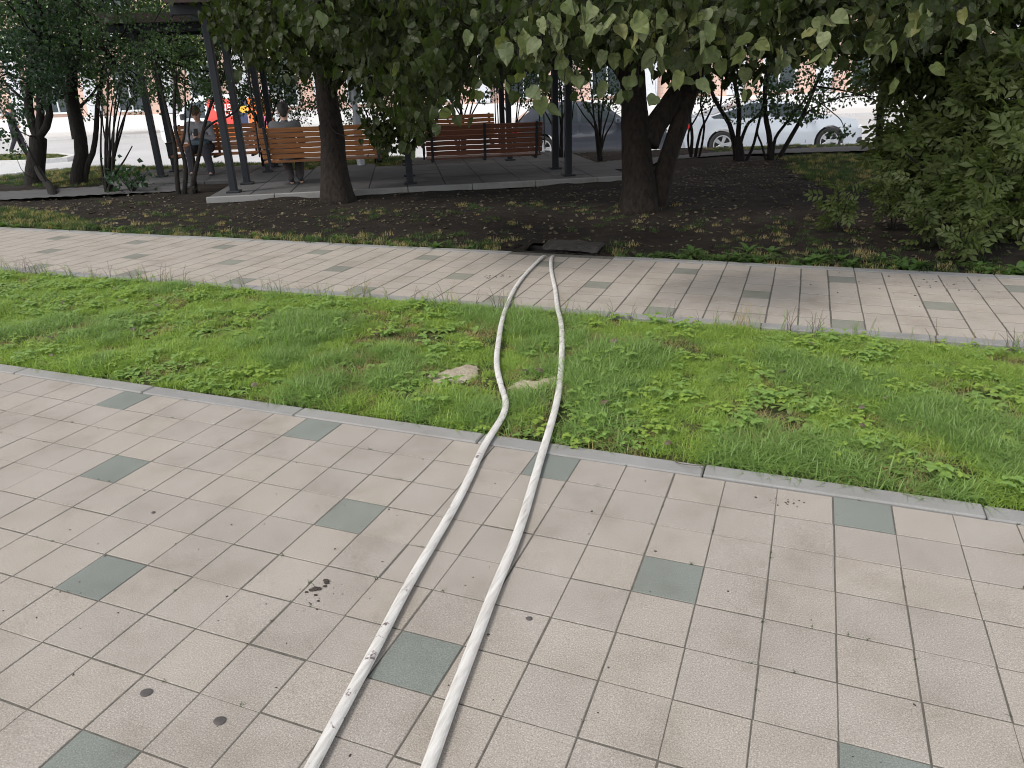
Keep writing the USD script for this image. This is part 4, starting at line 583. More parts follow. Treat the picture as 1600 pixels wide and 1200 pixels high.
# ------------------------------------------------------------------ trees and shrubs
SK = json.loads('''{"T":{"big":[[[[-2.14,6.59,-0.07],[-2.19,6.68,0.19],[-2.26,6.82,0.56],[-2.33,6.95,0.93],[-2.39,7.09,1.3],[-2.48,7.25,1.75],[-2.58,7.44,2.27],[-2.63,7.74,3.01]],0.2,0.12],[[[-2.01,6.7,0.05],[-1.94,6.86,0.36],[-1.87,7.05,0.73],[-1.8,7.22,1.06],[-1.73,7.42,1.42],[-1.67,7.6,1.79],[-1.59,7.89,2.38],[-1.41,8.25,3.04]],0.125,0.08],[[[-2.17,6.94,0.74],[-2.11,7.04,0.92],[-1.97,7.21,1.17],[-1.83,7.38,1.43],[-1.73,7.53,1.68],[-1.56,7.48,2.07],[-1.29,7.35,2.59]],0.15,0.07],[[[-2.4,7.12,1.37],[-2.76,7.21,1.9],[-2.99,6.56,2.37],[-3.02,5.53,2.71],[-2.7,4.27,2.72]],0.11,0.05],[[[-2.48,7.25,1.75],[-2.28,6.78,2.21],[-1.98,5.67,2.58],[-1.73,4.18,2.67]],0.1,0.05],[[[-1.67,7.6,1.79],[-1.09,7.21,2.1],[-0.48,6.63,2.34],[-0.04,5.71,2.49]],0.09,0.04],[[[-1.68,7.5,1.57],[-1.29,7.8,2.03],[-0.56,7.93,2.18],[0.01,7.68,2.16]],0.07,0.03],[[[-2.44,7.17,1.52],[-3.26,7.46,2.01],[-4.24,7.49,2.44],[-4.96,7.1,2.76]],0.08,0.03]],"mid":[[[[-6.64,6.61,-0.09],[-6.68,6.68,0.1],[-6.74,6.8,0.45],[-6.8,6.93,0.8],[-6.91,7.08,1.24],[-7.0,7.2,1.58],[-7.1,7.29,1.89],[-7.26,7.47,2.46],[-7.39,7.76,3.24]],0.205,0.1],[[[-6.98,7.2,1.58],[-6.9,7.3,1.74],[-6.81,7.46,2.01],[-6.66,7.75,2.52],[-6.03,7.52,3.11]],0.09,0.05],[[[-7.06,7.25,1.76],[-7.1,7.03,2.18],[-7.01,6.44,2.62],[-6.8,5.75,2.97]],0.08,0.04],[[[-7.18,7.39,2.2],[-6.5,6.88,2.62],[-5.52,6.01,2.9],[-4.46,4.81,2.9]],0.08,0.04],[[[-6.94,7.14,1.41],[-6.25,7.14,1.9],[-5.29,6.74,2.23],[-4.39,6.08,2.56]],0.06,0.03]],"leftA":[[[[-14.0,7.44,-0.09],[-14.02,7.54,0.15],[-14.02,7.66,0.43],[-14.03,7.83,0.83]],0.17,0.14],[[[-14.03,7.82,0.79],[-14.21,7.91,1.17],[-14.29,8.0,1.45],[-14.29,8.2,1.9],[-14.33,8.48,2.58],[-14.51,9.0,3.94]],0.085,0.05],[[[-14.03,7.82,0.79],[-14.04,8.0,1.22],[-14.11,8.17,1.67],[-14.21,8.43,2.35],[-14.27,8.8,3.25],[-14.28,9.09,3.93]],0.075,0.04],[[[-14.02,7.83,0.83],[-13.9,7.98,1.05],[-13.88,8.07,1.24],[-13.98,8.17,1.56],[-14.04,8.27,1.84],[-14.07,8.58,2.57],[-14.09,9.07,3.7]],0.07,0.04],[[[-14.23,8.0,1.4],[-14.38,7.99,1.51],[-14.59,7.98,1.69],[-14.84,7.98,1.92]],0.03,0.015],[[[-14.02,7.61,0.32],[-14.16,7.63,0.49],[-14.32,7.65,0.69],[-14.49,7.75,1.07],[-14.55,7.87,1.41]],0.04,0.02],[[[-11.71,6.06,-0.03],[-12.26,6.47,0.07],[-13.18,7.07,0.16],[-13.89,7.54,0.3]],0.07,0.06]],"leftB":[[[[-13.24,7.72,-0.06],[-13.23,7.81,0.13],[-13.21,7.97,0.46],[-13.26,8.09,0.8],[-13.36,8.2,1.14],[-13.49,8.33,1.54],[-13.54,8.5,1.99],[-13.5,8.72,2.44],[-13.52,8.91,2.89],[-13.63,9.31,3.9]],0.12,0.06],[[[-13.12,7.82,0.03],[-13.08,7.93,0.27],[-13.0,8.1,0.57],[-12.99,8.27,0.96],[-13.02,8.41,1.3],[-13.0,8.61,1.75],[-12.96,8.98,2.53]],0.055,0.03],[[[-13.36,8.28,1.31],[-13.26,8.37,1.42],[-13.16,8.46,1.53],[-12.95,8.73,1.97]],0.03,0.015],[[[-13.5,8.69,2.38],[-13.33,8.93,2.77],[-13.15,9.2,3.21],[-13.11,9.46,3.77]],0.03,0.02],[[[-13.5,8.47,1.88],[-13.73,8.58,2.33],[-13.91,8.76,2.9],[-14.06,9.04,3.69]],0.03,0.02]],"thin":[[[[0.98,14.22,-0.04],[0.95,14.38,0.38],[0.91,14.6,0.91],[0.89,14.85,1.49],[0.85,15.14,2.2],[0.74,15.56,3.26]],0.075,0.04],[[[0.92,14.58,0.85],[1.15,14.85,1.25],[1.33,15.13,1.71]],0.025,0.012],[[[0.91,14.65,1.02],[0.55,14.66,1.39],[0.25,14.76,1.87]],0.02,0.01]],"shrubS3":[[[[-1.48,12.29,-0.04],[-1.54,12.39,0.24],[-1.58,12.45,0.41]],0.09,0.075],[[[-1.58,12.43,0.38],[-1.75,12.48,0.64],[-1.95,12.52,0.92],[-2.13,12.57,1.21],[-2.26,12.69,1.6],[-2.38,12.89,2.16]],0.05,0.022],[[[-1.58,12.45,0.41],[-1.6,12.61,0.8],[-1.71,12.76,1.25],[-1.84,12.9,1.7],[-2.0,13.09,2.26],[-2.15,13.37,3.04]],0.05,0.022],[[[-1.56,12.45,0.41],[-1.44,12.6,0.63],[-1.27,12.74,0.79],[-1.18,12.87,1.01]],0.04,0.02],[[[-1.43,12.33,0.02],[-1.29,12.51,0.29],[-1.25,12.67,0.62],[-1.19,12.91,1.12],[-1.15,13.17,1.67]],0.03,0.014],[[[-1.95,12.52,0.92],[-1.96,12.66,1.26],[-2.02,12.88,1.81]],0.02,0.01],[[[-1.71,12.76,1.25],[-1.57,12.91,1.47],[-1.44,13.11,1.79]],0.018,0.008]],"shrubS4":[[[[-0.96,12.27,-0.03],[-0.99,12.4,0.3],[-1.13,12.56,0.8],[-1.19,12.73,1.23],[-1.2,12.97,1.78],[-1.17,13.27,2.44]],0.055,0.025],[[[-0.93,12.3,0.0],[-0.92,12.45,0.35],[-0.74,12.67,0.67],[-0.55,12.86,0.94],[-0.36,13.05,1.21]],0.035,0.015],[[[-0.86,12.32,-0.0],[-0.68,12.55,0.34],[-0.48,12.82,0.77],[-0.32,13.12,1.31],[-0.15,13.38,1.75],[0.07,13.65,2.18]],0.045,0.02],[[[-1.0,12.28,0.02],[-1.14,12.34,0.3],[-1.24,12.4,0.53],[-1.22,12.53,0.8]],0.025,0.012],[[[-0.48,12.82,0.77],[-0.12,13.05,0.98],[0.31,13.27,1.07],[0.87,13.47,1.03]],0.018,0.007],[[[-0.32,13.1,1.26],[0.08,13.22,1.19],[0.53,13.35,1.07],[1.12,13.46,0.77]],0.018,0.007],[[[-0.41,12.99,1.1],[0.01,13.03,0.81],[0.2,13.03,0.64],[0.29,12.95,0.36]],0.012,0.006],[[[-0.19,13.31,1.64],[0.26,13.44,1.51],[0.72,13.55,1.33]],0.014,0.006]],"shrubS5":[[[[-2.48,12.77,0.13],[-2.49,12.88,0.39],[-2.58,13.03,0.8],[-2.55,13.24,1.26],[-2.56,13.49,1.85]],0.035,0.015],[[[-2.4,12.81,0.13],[-2.35,12.99,0.5],[-2.26,13.13,0.73],[-2.17,13.26,0.96]],0.035,0.015],[[[-2.42,12.8,0.13],[-2.57,12.87,0.45],[-2.44,13.08,0.79],[-2.3,13.29,1.14]],0.025,0.012],[[[-2.36,12.83,0.15],[-2.29,13.03,0.55],[-2.41,13.2,1.02],[-2.42,13.45,1.61]],0.025,0.012]],"shrubS1":[[[[-11.19,6.62,-0.04],[-11.3,6.78,0.59],[-11.31,6.95,1.13],[-11.44,7.07,1.52]],0.021879917387670908,0.0084],[[[-11.15,6.64,-0.03],[-11.32,6.94,0.62],[-11.55,7.2,1.2],[-11.59,7.36,1.62]],0.023257719758631338,0.0084],[[[-11.21,6.61,-0.04],[-11.2,6.81,0.71],[-11.14,6.99,1.35],[-11.18,7.18,1.81]],0.02163735583736555,0.0084],[[[-11.23,6.61,-0.02],[-11.22,6.88,0.59],[-11.27,7.09,1.13],[-11.25,7.26,1.51]],0.028568846397614863,0.0084],[[[-11.13,6.64,-0.04],[-11.08,6.85,0.67],[-11.04,7.02,1.28],[-11.03,7.21,1.71]],0.028439104958593593,0.0084],[[[-11.19,6.63,-0.02],[-11.17,6.92,0.55],[-11.12,7.2,1.05],[-11.09,7.37,1.4]],0.02780757245749083,0.0084],[[[-11.24,6.6,-0.03],[-11.21,6.93,0.58],[-11.15,7.24,1.12],[-11.01,7.46,1.5]],0.02703159406176788,0.0084],[[[-11.18,6.63,-0.02],[-11.14,6.88,0.51],[-11.15,7.09,0.98],[-11.12,7.24,1.31]],0.025836362492426136,0.0084],[[[-11.23,6.6,-0.04],[-11.03,6.71,0.28],[-10.81,6.82,0.55],[-10.72,6.93,0.74]],0.02642836993361436,0.0084],[[[-11.23,6.61,-0.02],[-11.39,7.07,0.87],[-11.59,7.47,1.66],[-11.68,7.68,2.23]],0.02246291663230548,0.0084],[[[-11.22,6.62,-0.01],[-11.3,7.07,0.83],[-11.35,7.5,1.57],[-11.34,7.74,2.11]],0.020182533928374505,0.0084]],"shrubS2":[[[[-9.76,6.75,0.01],[-9.8,6.83,0.23],[-9.88,6.99,0.66],[-10.06,7.15,1.2],[-10.23,7.3,1.68],[-10.37,7.41,2.07]],0.04,0.02],[[[-9.7,6.78,0.0],[-9.68,6.92,0.32],[-9.78,7.03,0.66],[-9.89,7.09,0.9],[-9.97,7.23,1.29],[-10.0,7.43,1.77]],0.04,0.02],[[[-9.58,6.81,-0.02],[-9.55,6.93,0.22],[-9.51,7.11,0.6],[-9.49,7.29,0.98],[-9.42,7.46,1.32],[-9.31,7.65,1.65]],0.04,0.02],[[[-9.54,6.92,0.2],[-9.62,7.07,0.61],[-9.72,7.2,0.99],[-9.72,7.33,1.28],[-9.69,7.46,1.57]],0.022,0.01],[[[-9.79,7.05,0.73],[-9.77,7.14,0.9],[-9.8,7.29,1.28],[-9.86,7.44,1.67]],0.022,0.01],[[[-9.49,7.27,0.94],[-9.34,7.39,1.07],[-9.11,7.52,1.16],[-8.94,7.67,1.35]],0.02,0.01],[[[-9.55,6.84,0.01],[-9.53,6.87,0.07],[-9.5,6.89,0.09]],0.05,0.04]],"shrubS6":[[[[-4.22,12.33,0.18],[-4.36,12.52,0.69],[-4.65,12.64,1.13],[-4.77,12.73,1.45]],0.029799847375365122,0.0098],[[[-4.23,12.33,0.19],[-4.41,12.56,0.84],[-4.54,12.77,1.4],[-4.68,12.9,1.8]],0.021700871686274704,0.0098],[[[-4.19,12.33,0.17],[-4.34,12.7,0.77],[-4.47,13.04,1.3],[-4.56,13.17,1.68]],0.029162907512334753,0.0098],[[[-4.2,12.34,0.19],[-4.29,12.67,0.73],[-4.33,13.01,1.21],[-4.35,13.15,1.55]],0.030457895194617654,0.0098],[[[-4.21,12.32,0.16],[-4.16,12.39,0.58],[-4.07,12.45,0.94],[-4.06,12.56,1.2]],0.021063609818061182,0.0098],[[[-4.22,12.32,0.16],[-4.16,12.52,0.45],[-4.06,12.72,0.71],[-4.03,12.82,0.89]],0.02529159356745751,0.0098],[[[-4.18,12.34,0.17],[-4.36,12.56,0.53],[-4.67,12.71,0.86],[-4.84,12.75,1.09]],0.02819203713763622,0.0098]],"shrubS7":[[[[-5.11,12.42,0.15],[-5.18,12.5,0.73],[-5.34,12.52,1.24],[-5.47,12.62,1.59]],0.023830650223074155,0.009099999999999999],[[[-5.05,12.44,0.15],[-5.14,12.64,0.78],[-5.34,12.77,1.32],[-5.4,12.91,1.71]],0.024917622374077728,0.009099999999999999],[[[-5.06,12.43,0.14],[-5.09,12.6,0.72],[-5.14,12.73,1.22],[-5.25,12.84,1.59]],0.026631113692037724,0.009099999999999999],[[[-5.02,12.45,0.15],[-5.1,12.58,0.68],[-5.01,12.75,1.13],[-5.08,12.87,1.46]],0.022281818026446375,0.009099999999999999],[[[-4.99,12.46,0.13],[-4.94,12.49,0.53],[-4.84,12.51,0.86],[-4.84,12.62,1.1]],0.027390546243523106,0.009099999999999999],[[[-5.07,12.44,0.16],[-5.2,12.45,0.54],[-5.36,12.43,0.88],[-5.56,12.46,1.12]],0.026391172597209456,0.009099999999999999]],"shrubS8":[[[[-7.2,12.35,0.32],[-7.35,12.56,0.85],[-7.71,12.66,1.33],[-7.84,12.76,1.67]],0.024870812181281815,0.0098],[[[-7.23,12.34,0.33],[-7.39,12.67,0.91],[-7.67,12.92,1.42],[-7.81,13.03,1.8]],0.026280149333748885,0.0098],[[[-7.28,12.31,0.31],[-7.37,12.68,0.87],[-7.61,12.97,1.37],[-7.67,13.1,1.73]],0.03260636942871588,0.0098],[[[-7.32,12.3,0.32],[-7.36,12.57,0.85],[-7.38,12.83,1.32],[-7.45,12.95,1.66]],0.021467540576323704,0.0098],[[[-7.27,12.32,0.32],[-7.25,12.5,0.83],[-7.16,12.67,1.27],[-7.19,12.8,1.59]],0.022732796054895022,0.0098],[[[-7.27,12.32,0.31],[-7.14,12.48,0.75],[-7.07,12.59,1.13],[-7.02,12.73,1.39]],0.032616845734312935,0.0098],[[[-7.27,12.32,0.31],[-7.21,12.57,0.69],[-7.12,12.82,1.02],[-6.99,12.98,1.26]],0.030388826763284412,0.0098],[[[-7.32,12.3,0.32],[-7.48,12.31,0.72],[-7.68,12.28,1.06],[-7.81,12.33,1.3]],0.03307510375856929,0.0098]],"shrubS9":[[[[-6.24,12.83,0.26],[-6.35,12.85,0.77],[-6.52,12.81,1.2],[-6.64,12.9,1.51]],0.021400426569426218,0.0084],[[[-6.3,12.81,0.3],[-6.48,13.03,0.83],[-6.49,13.28,1.29],[-6.61,13.38,1.63]],0.019614122420037888,0.0084],[[[-6.3,12.8,0.26],[-6.25,13.01,0.78],[-6.25,13.17,1.23],[-6.29,13.3,1.55]],0.02271627622478091,0.0084],[[[-6.26,12.83,0.29],[-6.28,13.14,0.71],[-6.31,13.43,1.09],[-6.25,13.57,1.36]],0.01757057324774629,0.0084],[[[-6.26,12.82,0.26],[-6.27,13.11,0.64],[-6.12,13.45,0.98],[-6.07,13.58,1.22]],0.01702220661204253,0.0084]],"shrubS10":[[[[-8.79,11.42,0.21],[-9.06,11.7,0.71],[-9.35,11.95,1.15],[-9.49,12.04,1.47]],0.026425831543892893,0.009099999999999999],[[[-8.77,11.43,0.21],[-8.8,11.51,0.77],[-8.93,11.51,1.25],[-8.99,11.64,1.59]],0.02925248750851423,0.009099999999999999],[[[-8.87,11.38,0.19],[-8.8,11.52,0.8],[-8.77,11.61,1.33],[-8.82,11.75,1.71]],0.02089671046069067,0.009099999999999999],[[[-8.74,11.44,0.21],[-8.67,11.58,0.71],[-8.65,11.67,1.15],[-8.59,11.83,1.45]],0.024664482865639156,0.009099999999999999],[[[-8.76,11.43,0.2],[-8.99,11.4,0.62],[-9.15,11.36,0.98],[-9.41,11.37,1.24]],0.023915550847659766,0.009099999999999999],[[[-8.78,11.43,0.21],[-8.7,11.62,0.61],[-8.52,11.83,0.95],[-8.46,11.96,1.2]],0.02521021246256766,0.009099999999999999]],"shrubS11":[[[[-10.83,10.37,0.21],[-10.95,10.48,0.75],[-11.21,10.52,1.22],[-11.35,10.6,1.55]],0.03410330168094393,0.010499999999999999],[[[-10.92,10.33,0.21],[-10.95,10.53,0.84],[-11.06,10.66,1.4],[-11.14,10.8,1.79]],0.025176384181511597,0.010499999999999999],[[[-10.89,10.35,0.23],[-10.95,10.74,0.79],[-10.97,11.13,1.29],[-10.91,11.31,1.65]],0.03288992878820629,0.010499999999999999],[[[-10.83,10.36,0.2],[-10.78,10.63,0.68],[-10.64,10.91,1.1],[-10.48,11.11,1.39]],0.02165913011942075,0.010499999999999999],[[[-10.92,10.34,0.22],[-11.05,10.5,0.6],[-11.14,10.65,0.93],[-11.26,10.7,1.17]],0.028711764698992705,0.010499999999999999],[[[-10.85,10.37,0.23],[-10.97,10.68,0.9],[-10.98,11.0,1.48],[-10.94,11.2,1.9]],0.024009100859804927,0.010499999999999999]],"bigshrub":[[[[1.37,6.83,0.02],[1.4,6.96,0.28],[1.47,7.04,0.68],[1.59,7.17,1.14],[1.6,7.28,1.64],[1.55,7.48,2.39]],0.08,0.04],[[[1.21,7.12,0.04],[1.15,7.36,0.37],[0.94,7.57,0.78],[0.76,7.8,1.2],[0.56,7.94,1.7]],0.05,0.02],[[[1.3,6.8,0.03],[1.29,7.19,0.39],[1.2,7.59,0.85],[1.06,7.78,1.41],[0.92,7.99,2.03]],0.05,0.02],[[[1.53,6.32,0.04],[1.57,6.25,0.38],[1.6,6.17,0.7],[1.63,6.08,1.0]],0.04,0.015],[[[1.43,6.36,-0.03],[1.43,5.87,0.18],[1.44,5.47,0.3],[1.53,5.19,0.4]],0.025,0.012],[[[1.07,7.86,0.01],[1.0,8.03,0.18],[0.93,8.19,0.36],[0.92,8.5,0.8]],0.03,0.015],[[[1.35,6.71,0.04],[1.07,6.39,0.35],[0.82,6.04,0.58],[0.64,5.91,0.72]],0.022,0.01],[[[1.63,6.25,0.06],[1.86,6.8,0.57],[2.22,7.45,1.18],[2.41,7.8,1.81]],0.06,0.03]]},"tw":[[[-1.98,2.13,2.22],[-1.82,1.6,1.92],[-1.82,1.53,1.76],[-1.79,1.48,1.61]],[[-1.95,2.39,2.25],[-1.76,1.83,1.87],[-1.75,1.72,1.6],[-1.75,1.62,1.37]],[[-1.88,2.42,2.24],[-1.66,1.86,1.83],[-1.62,1.8,1.66],[-1.61,1.73,1.5]],[[-1.82,2.68,2.27],[-1.67,2.12,1.92],[-1.66,2.03,1.7],[-1.63,1.97,1.52]],[[-1.69,2.74,2.27],[-1.55,2.17,1.92],[-1.55,2.09,1.74],[-1.52,2.03,1.57]],[[-1.56,2.66,2.25],[-1.41,2.09,1.87],[-1.4,2.0,1.66],[-1.35,1.95,1.5]],[[-1.35,2.5,2.21],[-1.21,1.94,1.88],[-1.2,1.85,1.64],[-1.18,1.76,1.44]],[[-1.22,2.43,2.19],[-1.1,1.87,1.87],[-1.08,1.8,1.7],[-1.09,1.73,1.54]],[[-1.09,2.35,2.17],[-0.97,1.81,1.89],[-0.92,1.76,1.73],[-0.87,1.7,1.55]],[[-0.97,2.28,2.15],[-0.82,1.75,1.87],[-0.74,1.74,1.78],[-0.66,1.71,1.63]],[[-1.0,2.76,2.21],[-0.9,2.17,1.84],[-0.86,2.12,1.69],[-0.82,2.06,1.51]],[[-1.21,2.68,2.22],[-1.05,2.11,1.85],[-1.01,2.05,1.67],[-1.0,2.0,1.55]],[[-1.7,1.87,2.16],[-1.56,1.35,1.9],[-1.56,1.3,1.8],[-1.54,1.28,1.72]],[[-1.51,1.94,2.16],[-1.33,1.44,1.91],[-1.29,1.42,1.82],[-1.3,1.39,1.76]],[[-1.22,2.06,2.15],[-1.07,1.54,1.9],[-1.05,1.51,1.81],[-1.04,1.48,1.72]],[[-0.98,2.15,2.14],[-0.88,1.63,1.91],[-0.85,1.6,1.83],[-0.84,1.57,1.76]],[[-0.59,3.29,2.24],[-0.56,2.69,1.93],[-0.59,2.58,1.71],[-0.62,2.49,1.52]],[[-0.51,3.32,2.24],[-0.45,2.7,1.85],[-0.45,2.62,1.67],[-0.48,2.55,1.52]],[[-0.44,3.1,2.21],[-0.39,2.53,1.94],[-0.32,2.5,1.79],[-0.21,2.46,1.6]],[[-0.28,3.28,2.22],[-0.25,2.69,1.91],[-0.22,2.64,1.76],[-0.18,2.6,1.63]],[[-0.16,3.33,2.21],[-0.13,2.74,1.9],[-0.09,2.69,1.76],[-0.07,2.65,1.65]],[[-0.01,3.26,2.19],[-0.01,2.67,1.91],[0.02,2.63,1.78],[0.06,2.59,1.65]],[[0.09,3.43,2.2],[0.08,2.82,1.9],[0.13,2.78,1.75],[0.19,2.71,1.53]],[[0.18,3.34,2.19],[0.18,2.74,1.88],[0.24,2.68,1.71],[0.32,2.66,1.56]],[[0.26,2.76,2.11],[0.24,2.19,1.9],[0.27,2.17,1.83],[0.28,2.15,1.78]],[[-0.36,3.13,2.21],[-0.33,2.57,1.97],[-0.28,2.55,1.88],[-0.25,2.53,1.79]],[[-0.09,3.11,2.18],[-0.06,2.55,1.95],[-0.04,2.53,1.88],[-0.03,2.5,1.8]],[[0.61,4.49,2.29],[0.59,3.86,1.94],[0.64,3.81,1.77],[0.66,3.78,1.68]],[[0.78,4.8,2.31],[0.77,4.16,1.91],[0.84,4.09,1.69],[0.9,4.05,1.56]],[[-4.41,3.29,2.6],[-4.09,2.76,2.16],[-4.07,2.72,2.05],[-4.05,2.68,1.94]],[[-3.95,2.78,2.5],[-3.63,2.27,2.09],[-3.6,2.23,1.99],[-3.57,2.2,1.89]],[[-3.85,2.78,2.49],[-3.54,2.27,2.08],[-3.5,2.23,1.97],[-3.47,2.19,1.85]],[[-4.02,3.19,2.55],[-3.72,2.65,2.12],[-3.7,2.58,1.93],[-3.68,2.5,1.74]],[[-3.85,3.07,2.52],[-3.57,2.53,2.11],[-3.57,2.45,1.9],[-3.56,2.36,1.7]],[[-4.15,3.73,2.63],[-3.86,3.18,2.17],[-3.83,3.08,1.92],[-3.8,2.98,1.66]],[[-3.95,3.57,2.6],[-3.64,3.03,2.15],[-3.59,2.94,1.89],[-3.53,2.85,1.63]],[[-3.86,3.61,2.59],[-3.59,3.06,2.15],[-3.57,2.99,1.97],[-3.55,2.92,1.78]],[[-3.81,3.71,2.6],[-3.55,3.15,2.15],[-3.54,3.06,1.92],[-3.53,2.96,1.7]],[[-3.97,4.19,2.67],[-3.72,3.62,2.2],[-3.69,3.45,1.79],[-3.66,3.28,1.38]],[[-3.37,3.26,2.51],[-3.13,2.71,2.09],[-3.11,2.56,1.73],[-3.08,2.41,1.37]],[[-3.42,3.54,2.55],[-3.18,2.99,2.11],[-3.14,2.79,1.65],[-3.1,2.6,1.18]],[[-3.15,3.2,2.48],[-2.88,2.66,2.07],[-2.82,2.51,1.68],[-2.76,2.37,1.28]],[[-2.93,2.95,2.43],[-2.7,2.4,2.04],[-2.69,2.29,1.76],[-2.66,2.17,1.47]],[[-3.2,3.71,2.55],[-2.94,3.15,2.11],[-2.88,3.03,1.77],[-2.82,2.9,1.43]],[[-3.01,3.52,2.51],[-2.8,2.96,2.09],[-2.78,2.8,1.72],[-2.76,2.65,1.35]],[[-3.41,4.66,2.69],[-3.18,4.07,2.2],[-3.15,3.96,1.9],[-3.12,3.84,1.61]],[[-2.65,3.1,2.43],[-2.45,2.55,2.04],[-2.44,2.42,1.75],[-2.42,2.31,1.46]],[[-2.94,4.04,2.57],[-2.73,3.46,2.12],[-2.7,3.33,1.8],[-2.67,3.2,1.48]],[[-2.52,3.22,2.43],[-2.33,2.66,2.04],[-2.32,2.58,1.86],[-2.31,2.51,1.67]],[[-2.93,4.54,2.63],[-2.72,3.95,2.16],[-2.7,3.88,1.99],[-2.68,3.82,1.82]],[[-2.77,4.4,2.6],[-2.58,3.81,2.14],[-2.58,3.73,1.96],[-2.57,3.66,1.78]],[[-2.6,4.19,2.56],[-2.39,3.62,2.11],[-2.34,3.56,1.95],[-2.31,3.5,1.78]],[[-2.63,4.59,2.61],[-2.45,3.99,2.14],[-2.45,3.92,1.97],[-2.45,3.84,1.8]],[[-4.16,4.63,2.74],[-3.87,4.06,2.24],[-3.77,3.81,1.6],[-3.68,3.57,0.96]],[[-3.96,4.46,2.71],[-3.68,3.89,2.21],[-3.59,3.67,1.64],[-3.51,3.46,1.08]],[[-3.78,4.28,2.67],[-3.51,3.71,2.19],[-3.43,3.52,1.69],[-3.36,3.33,1.19]],[[-4.33,4.81,2.78],[-4.03,4.23,2.26],[-3.95,4.02,1.7],[-3.86,3.81,1.14]],[[-3.61,4.22,2.65],[-3.34,3.66,2.18],[-3.28,3.5,1.75],[-3.21,3.33,1.32]],[[-4.68,5.04,2.84],[-4.37,4.46,2.3],[-4.29,4.25,1.74],[-4.2,4.04,1.19]],[[-4.74,4.89,2.83],[-4.43,4.32,2.29],[-4.36,4.16,1.86],[-4.29,3.99,1.43]],[[-4.42,4.77,2.78],[-4.11,4.2,2.26],[-4.04,4.03,1.82],[-3.97,3.86,1.37]],[[-6.23,4.68,2.92],[-5.84,4.13,2.37],[-5.81,4.07,2.19],[-5.77,4.0,2.01]],[[-6.07,4.74,2.92],[-5.69,4.19,2.36],[-5.64,4.09,2.09],[-5.59,3.99,1.82]],[[-6.39,4.99,2.98],[-6.01,4.43,2.4],[-5.95,4.3,2.06],[-5.89,4.17,1.71]],[[-5.52,4.34,2.82],[-5.16,3.79,2.3],[-5.12,3.72,2.1],[-5.08,3.65,1.91]],[[-5.4,4.39,2.82],[-5.05,3.84,2.3],[-5.0,3.73,2.02],[-4.95,3.63,1.73]],[[-4.77,4.02,2.72],[-4.44,3.47,2.23],[-4.4,3.42,2.07],[-4.37,3.36,1.92]],[[-5.42,4.63,2.85],[-5.07,4.07,2.32],[-5.01,3.94,1.97],[-4.95,3.81,1.62]],[[-2.19,3.56,2.45],[-2.04,3.01,2.13],[-1.97,2.96,1.95]],[[-2.21,4.14,2.52],[-2.07,3.58,2.18],[-2.02,3.4,1.72]],[[-1.97,3.89,2.47],[-1.78,3.35,2.14],[-1.79,3.14,1.66]],[[-1.89,4.18,2.5],[-1.72,3.63,2.16],[-1.78,3.49,1.88]],[[-1.63,3.74,2.42],[-1.52,3.18,2.11],[-1.42,3.09,1.81]],[[-1.67,4.72,2.55],[-1.53,4.15,2.19],[-1.48,4.01,1.81]],[[-1.53,4.83,2.55],[-1.45,4.24,2.19],[-1.33,4.06,1.68]],[[-1.23,4.0,2.42],[-1.11,3.45,2.1],[-1.04,3.34,1.79]],[[-1.21,4.92,2.54],[-1.12,4.34,2.18],[-1.14,4.24,1.97]],[[-1.09,5.33,2.58],[-1.02,4.72,2.21],[-0.99,4.62,1.95]],[[-0.8,4.05,2.39],[-0.72,3.48,2.08],[-0.73,3.29,1.65]],[[-0.71,4.73,2.47],[-0.63,4.15,2.13],[-0.66,4.05,1.92]],[[-0.53,4.12,2.38],[-0.47,3.54,2.07],[-0.43,3.47,1.86]],[[-0.4,4.6,2.43],[-0.37,4.0,2.1],[-0.36,3.83,1.72]],[[-0.26,4.64,2.42],[-0.18,4.06,2.09],[-0.24,3.9,1.79]],[[-0.12,4.35,2.37],[-0.05,3.77,2.06],[-0.0,3.65,1.72]],[[0.05,5.33,2.48],[0.1,4.73,2.13],[0.12,4.64,1.91]],[[0.16,4.55,2.38],[0.13,3.93,2.06],[0.24,3.84,1.74]],[[0.36,5.48,2.47],[0.39,4.87,2.12],[0.38,4.66,1.66]],[[0.53,5.65,2.48],[0.48,5.01,2.13],[0.54,4.9,1.84]]]}''')
